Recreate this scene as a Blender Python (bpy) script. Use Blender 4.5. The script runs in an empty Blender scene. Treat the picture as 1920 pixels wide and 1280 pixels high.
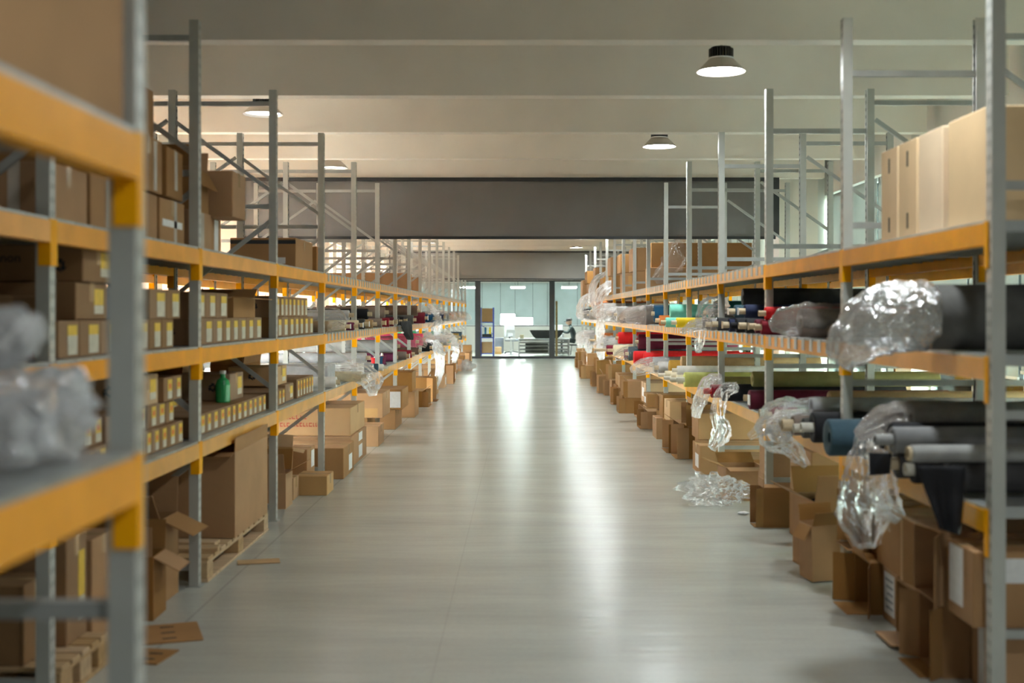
import bpy, bmesh, math, random
from mathutils import Vector, Matrix, noise, Euler

# ------------------------------------------------------------------ camera, world, exposure
scene = bpy.context.scene
COL = scene.collection
FPX = 2252.0            # focal length in pixels of the 1920 px wide frame
CAMH = 1.45
cam_d = bpy.data.cameras.new('camera')
cam = bpy.data.objects.new('camera', cam_d)
COL.objects.link(cam)
cam.location = (0, 0, CAMH)
cam.rotation_euler = (math.pi / 2, 0, 0)
cam_d.sensor_width = 36.0
cam_d.lens = 36.0 * FPX / 1920.0
cam_d.shift_x = -20 / 1920.0
cam_d.shift_y = -54 / 1920.0
cam_d.clip_end = 300
cam_d.clip_start = 0.05
cam_d.dof.use_dof = True
cam_d.dof.focus_distance = 15.0
cam_d.dof.aperture_fstop = 2.0
scene.camera = cam

world = bpy.data.worlds.new('overcast_sky')
scene.world = world
world.use_nodes = True
wb = world.node_tree.nodes['Background']
wb.inputs[0].default_value = (0.97, 0.97, 0.98, 1)
wb.inputs[1].default_value = 17.0

vs = scene.view_settings
vs.view_transform = 'Standard'
vs.look = 'None'
vs.gamma = 1.0
vs.use_curve_mapping = False
vs.exposure = 1.32

LAMP_STRENGTH = 80.0
ROOM_LIGHT = 26.0

# ------------------------------------------------------------------ helpers: materials
MATS = {}

def nodes_of(name):
    m = bpy.data.materials.new(name)
    m.use_nodes = True
    nt = m.node_tree
    return m, nt, nt.nodes['Principled BSDF']

def mat(name, col, rough=0.6, metal=0.0, vary=0.0, nscale=8.0, namt=0.12, bump=0.0, bscale=60.0, spec=0.5, stretch=None, coat=0.0):
    """principled with noise in colour, per-object variation and fine bump"""
    m, nt, p = nodes_of(name)
    N, L = nt.nodes, nt.links
    tc = N.new('ShaderNodeTexCoord')
    mp = N.new('ShaderNodeMapping')
    L.new(tc.outputs['Object'], mp.inputs[0])
    if stretch:
        mp.inputs['Scale'].default_value = stretch
    nz = N.new('ShaderNodeTexNoise')
    nz.inputs['Scale'].default_value = nscale
    nz.inputs['Detail'].default_value = 5
    L.new(mp.outputs[0], nz.inputs['Vector'])
    mr = N.new('ShaderNodeMapRange')
    mr.inputs[1].default_value = 0.3
    mr.inputs[2].default_value = 0.7
    mr.inputs[3].default_value = 1 - namt
    mr.inputs[4].default_value = 1 + namt
    L.new(nz.outputs[0], mr.inputs[0])
    hs = N.new('ShaderNodeHueSaturation')
    hs.inputs['Color'].default_value = (*col, 1)
    if vary > 0:
        oi = N.new('ShaderNodeObjectInfo')
        mr2 = N.new('ShaderNodeMapRange')
        mr2.inputs[3].default_value = 1 - vary
        mr2.inputs[4].default_value = 1 + vary
        L.new(oi.outputs['Random'], mr2.inputs[0])
        mu = N.new('ShaderNodeMath')
        mu.operation = 'MULTIPLY'
        L.new(mr.outputs[0], mu.inputs[0])
        L.new(mr2.outputs[0], mu.inputs[1])
        L.new(mu.outputs[0], hs.inputs['Value'])
        mr3 = N.new('ShaderNodeMapRange')
        mr3.inputs[3].default_value = 1.12
        mr3.inputs[4].default_value = 0.85
        L.new(oi.outputs['Random'], mr3.inputs[0])
        L.new(mr3.outputs[0], hs.inputs['Saturation'])
    else:
        L.new(mr.outputs[0], hs.inputs['Value'])
    L.new(hs.outputs[0], p.inputs['Base Color'])
    p.inputs['Roughness'].default_value = rough
    p.inputs['Metallic'].default_value = metal
    p.inputs['Specular IOR Level'].default_value = spec
    p.inputs['Coat Weight'].default_value = coat
    if bump > 0:
        n2 = N.new('ShaderNodeTexNoise')
        n2.inputs['Scale'].default_value = bscale
        n2.inputs['Detail'].default_value = 3
        L.new(mp.outputs[0], n2.inputs['Vector'])
        b = N.new('ShaderNodeBump')
        b.inputs['Strength'].default_value = bump
        b.inputs['Distance'].default_value = 0.01
        L.new(n2.outputs[0], b.inputs['Height'])
        L.new(b.outputs[0], p.inputs['Normal'])
    MATS[name] = m
    return m

def emit_mat(name, col, strength):
    m, nt, p = nodes_of(name)
    p.inputs['Base Color'].default_value = (*col, 1)
    p.inputs['Emission Color'].default_value = (*col, 1)
    p.inputs['Emission Strength'].default_value = strength
    MATS[name] = m
    return m

def film_mat(name, tint, haze=0.12, rough=0.12, gloss=0.10):
    """thin clear polythene: mostly see-through, milky where it turns edge-on, with glossy glints"""
    m = bpy.data.materials.new(name)
    m.use_nodes = True
    nt = m.node_tree
    N, L = nt.nodes, nt.links
    N.clear()
    out = N.new('ShaderNodeOutputMaterial')
    tr = N.new('ShaderNodeBsdfTransparent')
    tr.inputs[0].default_value = (0.98, 0.98, 0.98, 1)
    gl = N.new('ShaderNodeBsdfGlossy')
    gl.inputs['Roughness'].default_value = rough
    gl.inputs[0].default_value = (0.97, 0.98, 1.0, 1)
    df = N.new('ShaderNodeBsdfDiffuse')
    df.inputs[0].default_value = (*tint, 1)
    tl = N.new('ShaderNodeBsdfTranslucent')
    tl.inputs[0].default_value = (*tint, 1)
    mx = N.new('ShaderNodeMixShader')
    mx.inputs[0].default_value = 0.4
    L.new(df.outputs[0], mx.inputs[1])
    L.new(tl.outputs[0], mx.inputs[2])
    lw = N.new('ShaderNodeLayerWeight')
    lw.inputs[0].default_value = 0.22
    tc = N.new('ShaderNodeTexCoord')
    vo = N.new('ShaderNodeTexVoronoi')
    vo.feature = 'DISTANCE_TO_EDGE'
    vo.inputs['Scale'].default_value = 26
    nz = N.new('ShaderNodeTexNoise')
    nz.inputs['Scale'].default_value = 14
    nz.inputs['Detail'].default_value = 3
    L.new(tc.outputs['Object'], nz.inputs['Vector'])
    ng = N.new('ShaderNodeMix')
    ng.data_type = 'RGBA'
    ng.inputs[0].default_value = 0.25
    L.new(tc.outputs['Object'], ng.inputs[6])
    L.new(nz.outputs['Color'], ng.inputs[7])
    L.new(ng.outputs[2], vo.inputs['Vector'])
    b = N.new('ShaderNodeBump')
    b.inputs['Strength'].default_value = 0.6
    b.inputs['Distance'].default_value = 0.02
    L.new(vo.outputs['Distance'], b.inputs['Height'])
    L.new(b.outputs[0], gl.inputs['Normal'])
    pw = N.new('ShaderNodeMath')
    pw.operation = 'POWER'
    L.new(lw.outputs['Facing'], pw.inputs[0])
    pw.inputs[1].default_value = 2.2
    ad = N.new('ShaderNodeMath')
    ad.operation = 'MULTIPLY_ADD'
    L.new(pw.outputs[0], ad.inputs[0])
    ad.inputs[1].default_value = 0.45
    ad.inputs[2].default_value = haze
    ad.use_clamp = True
    m1 = N.new('ShaderNodeMixShader')
    L.new(ad.outputs[0], m1.inputs[0])
    L.new(tr.outputs[0], m1.inputs[1])
    L.new(mx.outputs[0], m1.inputs[2])
    m2 = N.new('ShaderNodeMixShader')
    fr = N.new('ShaderNodeMath')
    fr.operation = 'MULTIPLY_ADD'
    L.new(lw.outputs['Fresnel'], fr.inputs[0])
    fr.inputs[1].default_value = 0.9
    fr.inputs[2].default_value = gloss
    fr.use_clamp = True
    L.new(fr.outputs[0], m2.inputs[0])
    L.new(m1.outputs[0], m2.inputs[1])
    L.new(gl.outputs[0], m2.inputs[2])
    L.new(m2.outputs[0], out.inputs[0])
    MATS[name] = m
    return m

def glass_mat(name, tint):
    m = bpy.data.materials.new(name)
    m.use_nodes = True
    nt = m.node_tree
    N, L = nt.nodes, nt.links
    N.clear()
    out = N.new('ShaderNodeOutputMaterial')
    tr = N.new('ShaderNodeBsdfTransparent')
    tr.inputs[0].default_value = (*tint, 1)
    gl = N.new('ShaderNodeBsdfGlossy')
    gl.inputs['Roughness'].default_value = 0.02
    lw = N.new('ShaderNodeLayerWeight')
    lw.inputs[0].default_value = 0.12
    mx = N.new('ShaderNodeMixShader')
    L.new(lw.outputs['Fresnel'], mx.inputs[0])
    L.new(tr.outputs[0], mx.inputs[1])
    L.new(gl.outputs[0], mx.inputs[2])
    L.new(mx.outputs[0], out.inputs[0])
    MATS[name] = m
    return m

def cloth_blind_mat(name, col, trans):
    m = bpy.data.materials.new(name)
    m.use_nodes = True
    nt = m.node_tree
    N, L = nt.nodes, nt.links
    N.clear()
    out = N.new('ShaderNodeOutputMaterial')
    df = N.new('ShaderNodeBsdfDiffuse')
    tl = N.new('ShaderNodeBsdfTranslucent')
    tc = N.new('ShaderNodeTexCoord')
    wv = N.new('ShaderNodeTexNoise')
    wv.inputs['Scale'].default_value = 3
    L.new(tc.outputs['Object'], wv.inputs['Vector'])
    hs = N.new('ShaderNodeHueSaturation')
    hs.inputs['Color'].default_value = (*col, 1)
    mr = N.new('ShaderNodeMapRange')
    mr.inputs[3].default_value = 0.9
    mr.inputs[4].default_value = 1.1
    L.new(wv.outputs[0], mr.inputs[0])
    L.new(mr.outputs[0], hs.inputs['Value'])
    L.new(hs.outputs[0], df.inputs[0])
    L.new(hs.outputs[0], tl.inputs[0])
    mx = N.new('ShaderNodeMixShader')
    mx.inputs[0].default_value = trans
    L.new(df.outputs[0], mx.inputs[1])
    L.new(tl.outputs[0], mx.inputs[2])
    L.new(mx.outputs[0], out.inputs[0])
    MATS[name] = m
    return m

def floor_mat():
    m, nt, p = nodes_of('floor_epoxy')
    N, L = nt.nodes, nt.links
    tc = N.new('ShaderNodeTexCoord')
    mp = N.new('ShaderNodeMapping')
    mp.inputs['Scale'].default_value = (0.55, 2.2, 1)
    L.new(tc.outputs['Object'], mp.inputs[0])
    n1 = N.new('ShaderNodeTexNoise')
    n1.inputs['Scale'].default_value = 1.3
    n1.inputs['Detail'].default_value = 7
    n1.inputs['Roughness'].default_value = 0.62
    L.new(mp.outputs[0], n1.inputs['Vector'])
    cr = N.new('ShaderNodeValToRGB')
    cr.color_ramp.elements[0].position = 0.3
    cr.color_ramp.elements[0].color = (0.41, 0.42, 0.385, 1)
    cr.color_ramp.elements[1].position = 0.72
    cr.color_ramp.elements[1].color = (0.50, 0.51, 0.465, 1)
    L.new(n1.outputs[0], cr.inputs[0])
    # fine speckle
    n2 = N.new('ShaderNodeTexNoise')
    n2.inputs['Scale'].default_value = 45
    n2.inputs['Detail'].default_value = 3
    L.new(tc.outputs['Object'], n2.inputs['Vector'])
    mr = N.new('ShaderNodeMapRange')
    mr.inputs[3].default_value = 0.93
    mr.inputs[4].default_value = 1.07
    L.new(n2.outputs[0], mr.inputs[0])
    # joints running along the aisle and across it
    sx = N.new('ShaderNodeSeparateXYZ')
    L.new(tc.outputs['Object'], sx.inputs[0])
    def line(sock, pos, w):
        a = N.new('ShaderNodeMath'); a.operation = 'SUBTRACT'
        L.new(sock, a.inputs[0]); a.inputs[1].default_value = pos
        b = N.new('ShaderNodeMath'); b.operation = 'ABSOLUTE'
        L.new(a.outputs[0], b.inputs[0])
        c = N.new('ShaderNodeMath'); c.operation = 'LESS_THAN'
        L.new(b.outputs[0], c.inputs[0]); c.inputs[1].default_value = w
        return c.outputs[0]
    l1 = line(sx.outputs[0], -1.58, 0.006)
    l2 = line(sx.outputs[0], -0.36, 0.0015)
    ad = N.new('ShaderNodeMath'); ad.operation = 'MAXIMUM'
    L.new(l1, ad.inputs[0]); L.new(l2, ad.inputs[1])
    sc = N.new('ShaderNodeMath'); sc.operation = 'MULTIPLY_ADD'
    L.new(ad.outputs[0], sc.inputs[0]); sc.inputs[1].default_value = -0.2; sc.inputs[2].default_value = 1.0
    mu = N.new('ShaderNodeMath'); mu.operation = 'MULTIPLY'
    L.new(sc.outputs[0], mu.inputs[0]); L.new(mr.outputs[0], mu.inputs[1])
    hs = N.new('ShaderNodeHueSaturation')
    L.new(cr.outputs[0], hs.inputs['Color'])
    L.new(mu.outputs[0], hs.inputs['Value'])
    L.new(hs.outputs[0], p.inputs['Base Color'])
    r = N.new('ShaderNodeMapRange')
    r.inputs[1].default_value = 0.3
    r.inputs[2].default_value = 0.7
    r.inputs[3].default_value = 0.215
    r.inputs[4].default_value = 0.255
    p.inputs['Specular IOR Level'].default_value = 0.34
    L.new(n1.outputs[0], r.inputs[0])
    L.new(r.outputs[0], p.inputs['Roughness'])
    mp2 = N.new('ShaderNodeMapping')
    mp2.inputs['Scale'].default_value = (1.0, 7.0, 1)
    L.new(tc.outputs['Object'], mp2.inputs[0])
    n3 = N.new('ShaderNodeTexNoise')
    n3.inputs['Scale'].default_value = 2.5
    n3.inputs['Detail'].default_value = 3
    L.new(mp2.outputs[0], n3.inputs['Vector'])
    b = N.new('ShaderNodeBump')
    b.inputs['Strength'].default_value = 0.12
    b.inputs['Distance'].default_value = 0.02
    L.new(n3.outputs[0], b.inputs['Height'])
    L.new(b.outputs[0], p.inputs['Normal'])
    MATS['floor_epoxy'] = m

def upright_mat():
    """galvanised grey post with rows of dark punched slots"""
    m, nt, p = nodes_of('post_grey')
    N, L = nt.nodes, nt.links
    tc = N.new('ShaderNodeTexCoord')
    sx = N.new('ShaderNodeSeparateXYZ')
    L.new(tc.outputs['Object'], sx.inputs[0])
    fz = N.new('ShaderNodeMath'); fz.operation = 'MULTIPLY'
    L.new(sx.outputs[2], fz.inputs[0]); fz.inputs[1].default_value = 20.0
    fr = N.new('ShaderNodeMath'); fr.operation = 'FRACT'
    L.new(fz.outputs[0], fr.inputs[0])
    lt = N.new('ShaderNodeMath'); lt.operation = 'LESS_THAN'
    L.new(fr.outputs[0], lt.inputs[0]); lt.inputs[1].default_value = 0.42
    ay = N.new('ShaderNodeMath'); ay.operation = 'ABSOLUTE'
    L.new(sx.outputs[1], ay.inputs[0])
    d = N.new('ShaderNodeMath'); d.operation = 'SUBTRACT'
    L.new(ay.outputs[0], d.inputs[0]); d.inputs[1].default_value = 0.013
    d2 = N.new('ShaderNodeMath'); d2.operation = 'ABSOLUTE'
    L.new(d.outputs[0], d2.inputs[0])
    l2 = N.new('ShaderNodeMath'); l2.operation = 'LESS_THAN'
    L.new(d2.outputs[0], l2.inputs[0]); l2.inputs[1].default_value = 0.0035
    mu = N.new('ShaderNodeMath'); mu.operation = 'MULTIPLY'
    L.new(lt.outputs[0], mu.inputs[0]); L.new(l2.outputs[0], mu.inputs[1])
    nz = N.new('ShaderNodeTexNoise')
    nz.inputs['Scale'].default_value = 9
    L.new(tc.outputs['Object'], nz.inputs['Vector'])
    cr = N.new('ShaderNodeValToRGB')
    cr.color_ramp.elements[0].color = (0.42, 0.43, 0.40, 1)
    cr.color_ramp.elements[1].color = (0.55, 0.56, 0.525, 1)
    L.new(nz.outputs[0], cr.inputs[0])
    mx = N.new('ShaderNodeMix'); mx.data_type = 'RGBA'
    L.new(mu.outputs[0], mx.inputs[0])
    L.new(cr.outputs[0], mx.inputs[6])
    mx.inputs[7].default_value = (0.06, 0.06, 0.06, 1)
    L.new(mx.outputs[2], p.inputs['Base Color'])
    p.inputs['Roughness'].default_value = 0.38
    p.inputs['Metallic'].default_value = 0.25
    MATS['post_grey'] = m

floor_mat()
upright_mat()
mat('plaster', (0.83, 0.775, 0.70), 0.85, nscale=1.5, namt=0.05)
mat('wall_paint', (0.78, 0.76, 0.72), 0.85, nscale=2, namt=0.05)
mat('rail_yellow', (0.88, 0.36, 0.002), 0.36, vary=0.06, nscale=5, namt=0.12, spec=0.16)
mat('rail_tan', (0.74, 0.35, 0.03), 0.28, vary=0.06, nscale=5, namt=0.14, spec=0.3)
mat('clip_yellow', (0.95, 0.42, 0.002), 0.38, nscale=5, namt=0.08, spec=0.15)
mat('brace_grey', (0.40, 0.41, 0.395), 0.4, metal=0.3, nscale=6, namt=0.12)
mat('deck_steel', (0.42, 0.44, 0.435), 0.38, metal=0.5, nscale=4, namt=0.12)
mat('cardboard', (0.35, 0.178, 0.060), 0.82, vary=0.22, nscale=3.5, namt=0.09, bump=0.12, bscale=30)
mat('cardboard_pale', (0.53, 0.33, 0.155), 0.82, vary=0.1, nscale=3.5, namt=0.07, bump=0.1, bscale=30)
mat('cardboard_light', (0.72, 0.53, 0.33), 0.8, vary=0.06, nscale=3.5, namt=0.06, bump=0.1, bscale=30)
mat('cardboard_inner', (0.34, 0.195, 0.10), 0.88, vary=0.12, nscale=4, namt=0.1)
mat('ink_card', (0.285, 0.16, 0.072), 0.75, vary=0.12, nscale=5, namt=0.08)
mat('tape_tan', (0.50, 0.33, 0.17), 0.25, nscale=6, namt=0.1)
mat('tape_clear', (0.62, 0.55, 0.47), 0.2, nscale=6, namt=0.15)
mat('paper_white', (0.78, 0.78, 0.78), 0.7, nscale=30, namt=0.05)
mat('label_cream', (0.62, 0.58, 0.47), 0.6, nscale=30, namt=0.12)
mat('label_yellow', (0.78, 0.52, 0.06), 0.6, nscale=30, namt=0.1)
mat('print_black', (0.02, 0.02, 0.02), 0.6)
mat('print_red', (0.45, 0.06, 0.04), 0.6)
mat('print_blue', (0.03, 0.09, 0.36), 0.6)
mat('print_orange', (0.75, 0.22, 0.03), 0.6)
mat('wood', (0.50, 0.33, 0.17), 0.75, vary=0.12, nscale=3, namt=0.2, stretch=(1, 8, 8), bump=0.1)
mat('core_card', (0.62, 0.50, 0.33), 0.8, nscale=20, namt=0.1)
mat('core_white', (0.72, 0.69, 0.6), 0.7, nscale=20, namt=0.06)
mat('curtain_grey', (0.185, 0.18, 0.175), 0.8, nscale=1.2, namt=0.1)
mat('curtain_grey_far', (0.30, 0.30, 0.285), 0.8, nscale=1.2, namt=0.08)
mat('dark_metal', (0.035, 0.037, 0.04), 0.4, nscale=5, namt=0.1)
mat('lamp_fin', (0.07, 0.07, 0.065), 0.45, metal=0.3)
mat('lamp_shade', (0.50, 0.45, 0.38), 0.4, metal=0.3, nscale=6, namt=0.05)
mat('lamp_inner', (0.75, 0.77, 0.8), 0.3, metal=0.4)
mat('white_metal', (0.72, 0.73, 0.74), 0.4)
mat('blue_metal', (0.03, 0.07, 0.40), 0.4)
mat('steel_pipe', (0.40, 0.38, 0.38), 0.35, metal=0.5)
mat('aluminium', (0.55, 0.56, 0.57), 0.4, metal=0.4)
mat('skin', (0.55, 0.34, 0.24), 0.55)
mat('jacket', (0.055, 0.075, 0.075), 0.85, nscale=12, namt=0.2)
mat('trousers', (0.04, 0.045, 0.06), 0.85)
mat('hair', (0.02, 0.018, 0.02), 0.6)
mat('outside_ground', (0.55, 0.54, 0.50), 0.9)
mat('glass_bottle', (0.03, 0.33, 0.10), 0.2)
mat('grey_plastic', (0.20, 0.22, 0.27), 0.45, nscale=6, namt=0.1)
film_mat('film_clear', (0.92, 0.92, 0.92), 0.07, 0.09, 0.03)
film_mat('film_milky', (0.93, 0.92, 0.91), 0.20, 0.12, 0.03)
film_mat('film_brown', (0.40, 0.34, 0.30), 0.40, 0.12, 0.08)
film_mat('film_silver', (0.82, 0.83, 0.82), 0.22, 0.07, 0.38)
film_mat('film_white', (0.90, 0.91, 0.93), 0.50, 0.12, 0.10)
glass_mat('glass_clear', (0.93, 0.97, 0.96))
glass_mat('glass_green', (0.66, 0.76, 0.72))
cloth_blind_mat('blind_warm', (0.87, 0.70, 0.59), 0.34)
cloth_blind_mat('blind_grey', (0.42, 0.44, 0.43), 0.30)
cloth_blind_mat('blind_cool', (0.50, 0.56, 0.565), 0.16)
emit_mat('lamp_glow', (0.90, 0.97, 0.98), LAMP_STRENGTH)
emit_mat('lamp_glow_soft', (0.92, 0.95, 1.0), 5.0)
emit_mat('room_light', (0.93, 1.0, 0.97), ROOM_LIGHT)

FABRICS = {
    'black': (0.016, 0.016, 0.019), 'charcoal': (0.055, 0.053, 0.055), 'slate blue': (0.05, 0.095, 0.125),
    'navy': (0.018, 0.025, 0.065), 'grey': (0.23, 0.23, 0.235), 'light grey': (0.44, 0.44, 0.45),
    'silver grey': (0.34, 0.34, 0.33), 'dark grey': (0.10, 0.098, 0.092), 'maroon': (0.10, 0.008, 0.022),
    'dark red': (0.25, 0.012, 0.025), 'red': (0.60, 0.012, 0.014), 'pink': (0.72, 0.08, 0.18), 'mint': (0.20, 0.62, 0.50),
    'teal': (0.02, 0.16, 0.17), 'deep blue': (0.012, 0.09, 0.19), 'yellow': (0.85, 0.62, 0.02), 'lime': (0.52, 0.55, 0.17),
    'cream': (0.70, 0.62, 0.44), 'white': (0.74, 0.73, 0.71), 'tan': (0.36, 0.24, 0.12), 'olive': (0.22, 0.20, 0.075),
    'brown': (0.14, 0.085, 0.06), 'mustard': (0.42, 0.235, 0.035), 'orange': (0.60, 0.19, 0.05), 'green': (0.05, 0.36, 0.17),
    'taupe': (0.24, 0.185, 0.155), 'plum': (0.14, 0.02, 0.06), 'wine': (0.17, 0.012, 0.03),
}
for k_, c_ in FABRICS.items():
    mat('fabric_' + k_.replace(' ', '_'), c_, 0.72, nscale=14, namt=0.12, bump=0.15, bscale=80, spec=0.22)

# ------------------------------------------------------------------ helpers: objects
LABELS = {}

def tag(o, label=None, cat=None, group=None, kind=None):
    if label:
        o['label'] = label
    if cat:
        o['category'] = cat
    if group:
        o['group'] = group
    if kind:
        o['kind'] = kind
    return o

def obj(name, me, parent=None, loc=None, rot=None):
    o = bpy.data.objects.new(name, me)
    COL.objects.link(o)
    if parent is not None:
        o.parent = parent
    if loc is not None:
        o.location = loc
    if rot is not None:
        o.rotation_euler = rot
    return o

def empty(name, loc=(0, 0, 0), rot=(0, 0, 0)):
    o = bpy.data.objects.new(name, None)
    o.empty_display_size = 0.1
    COL.objects.link(o)
    o.location = loc
    o.rotation_euler = rot
    return o

class MB:
    def __init__(self):
        self.v = []
        self.f = []
        self.m = []
        self.cur = 0

    def poly(self, pts, faces):
        b = len(self.v)
        self.v += [tuple(p) for p in pts]
        for f in faces:
            self.f.append(tuple(b + i for i in f))
            self.m.append(self.cur)
        return self

    def box(self, x0, x1, y0, y1, z0, z1, M=None):
        pts = [(x0, y0, z0), (x1, y0, z0), (x1, y1, z0), (x0, y1, z0), (x0, y0, z1), (x1, y0, z1), (x1, y1, z1), (x0, y1, z1)]
        if M is not None:
            pts = [tuple(M @ Vector(p)) for p in pts]
        return self.poly(pts, [(0, 3, 2, 1), (4, 5, 6, 7), (0, 1, 5, 4), (1, 2, 6, 5), (2, 3, 7, 6), (3, 0, 4, 7)])

    def bar(self, a, b, w, h, up=(0, 0, 1)):
        a = Vector(a)
        b = Vector(b)
        d = (b - a)
        ln = d.length
        d.normalize()
        u = Vector(up)
        if abs(d.dot(u)) > 0.98:
            u = Vector((0, 1, 0))
        s = d.cross(u).normalized()
        t = s.cross(d).normalized()
        pts = []
        for p in (a, b):
            for sx, sy in ((-1, -1), (1, -1), (1, 1), (-1, 1)):
                pts.append(p + s * (sx * w / 2) + t * (sy * h / 2))
        return self.poly(pts, [(3, 2, 1, 0), (4, 5, 6, 7), (0, 1, 5, 4), (1, 2, 6, 5), (2, 3, 7, 6), (3, 0, 4, 7)])

    def tube(self, a, b, r, n=10, r2=None, cap=True):
        a = Vector(a)
        b = Vector(b)
        r2 = r if r2 is None else r2
        d = (b - a).normalized()
        u = Vector((0, 0, 1)) if abs(d.z) < 0.9 else Vector((1, 0, 0))
        s = d.cross(u).normalized()
        t = s.cross(d)
        pts = []
        for p, rr in ((a, r), (b, r2)):
            for i in range(n):
                q = 2 * math.pi * i / n
                pts.append(p + s * (rr * math.cos(q)) + t * (rr * math.sin(q)))
        fs = [(i, (i + 1) % n, n + (i + 1) % n, n + i) for i in range(n)]
        if cap:
            fs += [tuple(range(n - 1, -1, -1)), tuple(range(n, 2 * n))]
        return self.poly(pts, fs)

    def lathe(self, prof, n=24, axis='Z', closed=False):
        """prof: list of (radius, height)"""
        pts = []
        for r, h in prof:
            for i in range(n):
                q = 2 * math.pi * i / n
                c, s = r * math.cos(q), r * math.sin(q)
                pts.append((c, s, h) if axis == 'Z' else (h, c, s))
        fs = []
        k = len(prof)
        rng = k if closed else k - 1
        for j in range(rng):
            j2 = (j + 1) % k
            for i in range(n):
                i2 = (i + 1) % n
                fs.append((j * n + i, j * n + i2, j2 * n + i2, j2 * n + i))
        return self.poly(pts, fs)

    def mesh(self, name, *mats, smooth=False):
        me = bpy.data.meshes.new(name)
        me.from_pydata(self.v, [], self.f)
        for m in mats:
            me.materials.append(MATS[m])
        if len(mats) > 1:
            me.polygons.foreach_set('material_index', self.m)
        if smooth:
            me.polygons.foreach_set('use_smooth', [True] * len(me.polygons))
        me.update()
        return me

def fix_normals(me):
    bm = bmesh.new()
    bm.from_mesh(me)
    bmesh.ops.recalc_face_normals(bm, faces=bm.faces)
    bm.to_mesh(me)
    bm.free()
    return me

CACHE = {}

def cbox(name, material, x0, x1, y0, y1, z0, z1, bev=0.0):
    key = ('box', material, tuple(round(q, 4) for q in (x0, x1, y0, y1, z0, z1, bev)))
    if key in CACHE:
        return CACHE[key]
    b = MB().box(x0, x1, y0, y1, z0, z1)
    me = b.mesh(name, material)
    if bev > 0:
        bm = bmesh.new()
        bm.from_mesh(me)
        bmesh.ops.bevel(bm, geom=list(bm.edges), offset=bev, segments=1, affect='EDGES')
        bm.to_mesh(me)
        bm.free()
    CACHE[key] = me
    return me

ORD = ['first', 'second', 'third', 'fourth', 'fifth', 'sixth', 'seventh', 'eighth', 'ninth', 'tenth', 'eleventh', 'twelfth',
       'thirteenth', 'fourteenth', 'fifteenth', 'sixteenth', 'seventeenth', 'eighteenth', 'nineteenth', 'twentieth']
TENS = {2: 'twenty', 3: 'thirty', 4: 'forty', 5: 'fifty', 6: 'sixty', 7: 'seventy'}

def ordinal(i):
    """1-based"""
    if i <= 20:
        return ORD[i - 1]
    t, u = divmod(i, 10)
    if u == 0:
        return TENS[t][:-1] + 'ieth'
    return TENS[t] + '-' + ORD[u - 1]

# world positions from picture columns on the two rack fronts
LX, RX = -1.715, 1.685
def LY(px):
    return -LX * FPX / (980.0 - px)
def RY(px):
    return RX * FPX / (px - 980.0)
def ZH(py, Y):
    return CAMH - (py - 586.0) * Y / FPX
def XX(px, Y):
    return (px - 980.0) * Y / FPX

DEPTH = 0.75
PITCH = 2.0
LY0, RY0 = 6.38, 6.34
LEV_L = (0.76, 1.26, 1.785)
LEV_R = (0.73, 1.285, 1.775)
BEAM_H = 0.08
DECK_T = 0.012
K0, K1 = -2, 15
FRAME_H = 3.0
RIB_Z = 3.18
CEIL_Z = 3.66
RIB_Y0, RIB_P = 7.62, 1.95
WL, WR = -4.2, 4.0
YB, YWL, YWR, YG, YE = -12.0, 9.2, 4.2, 38.0, 46.0

# ------------------------------------------------------------------ the setting
def struct(name, me, parent=None):
    o = obj(name, me, parent)
    if parent is None:
        o['kind'] = 'structure'
    return o

floor = struct('floor', MB().box(WL - 0.2, WR + 0.2, YB - 0.2, YE + 0.2, -0.1, 0).mesh('floor', 'floor_epoxy'))
ground = struct('ground', MB().box(-60, 60, -40, 90, -0.5, -0.3).mesh('ground', 'outside_ground'))
ceiling = struct('ceiling', MB().box(WL - 0.2, WR + 0.2, YB - 0.2, YE + 0.2, CEIL_Z, CEIL_Z + 0.15).mesh('ceiling', 'plaster'))
rib_me = MB().box(WL + 0.122, WR - 0.122, 0, 0.15, RIB_Z, CEIL_Z).mesh('ceiling_beam', 'plaster')
k = -9
while RIB_Y0 + k * RIB_P < YE - 0.3:
    yy = RIB_Y0 + k * RIB_P
    if yy > YB and abs(yy - YG) > 0.25:
        obj('ceiling_beam', rib_me, ceiling, (0, yy, 0))
    k += 1

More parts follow.
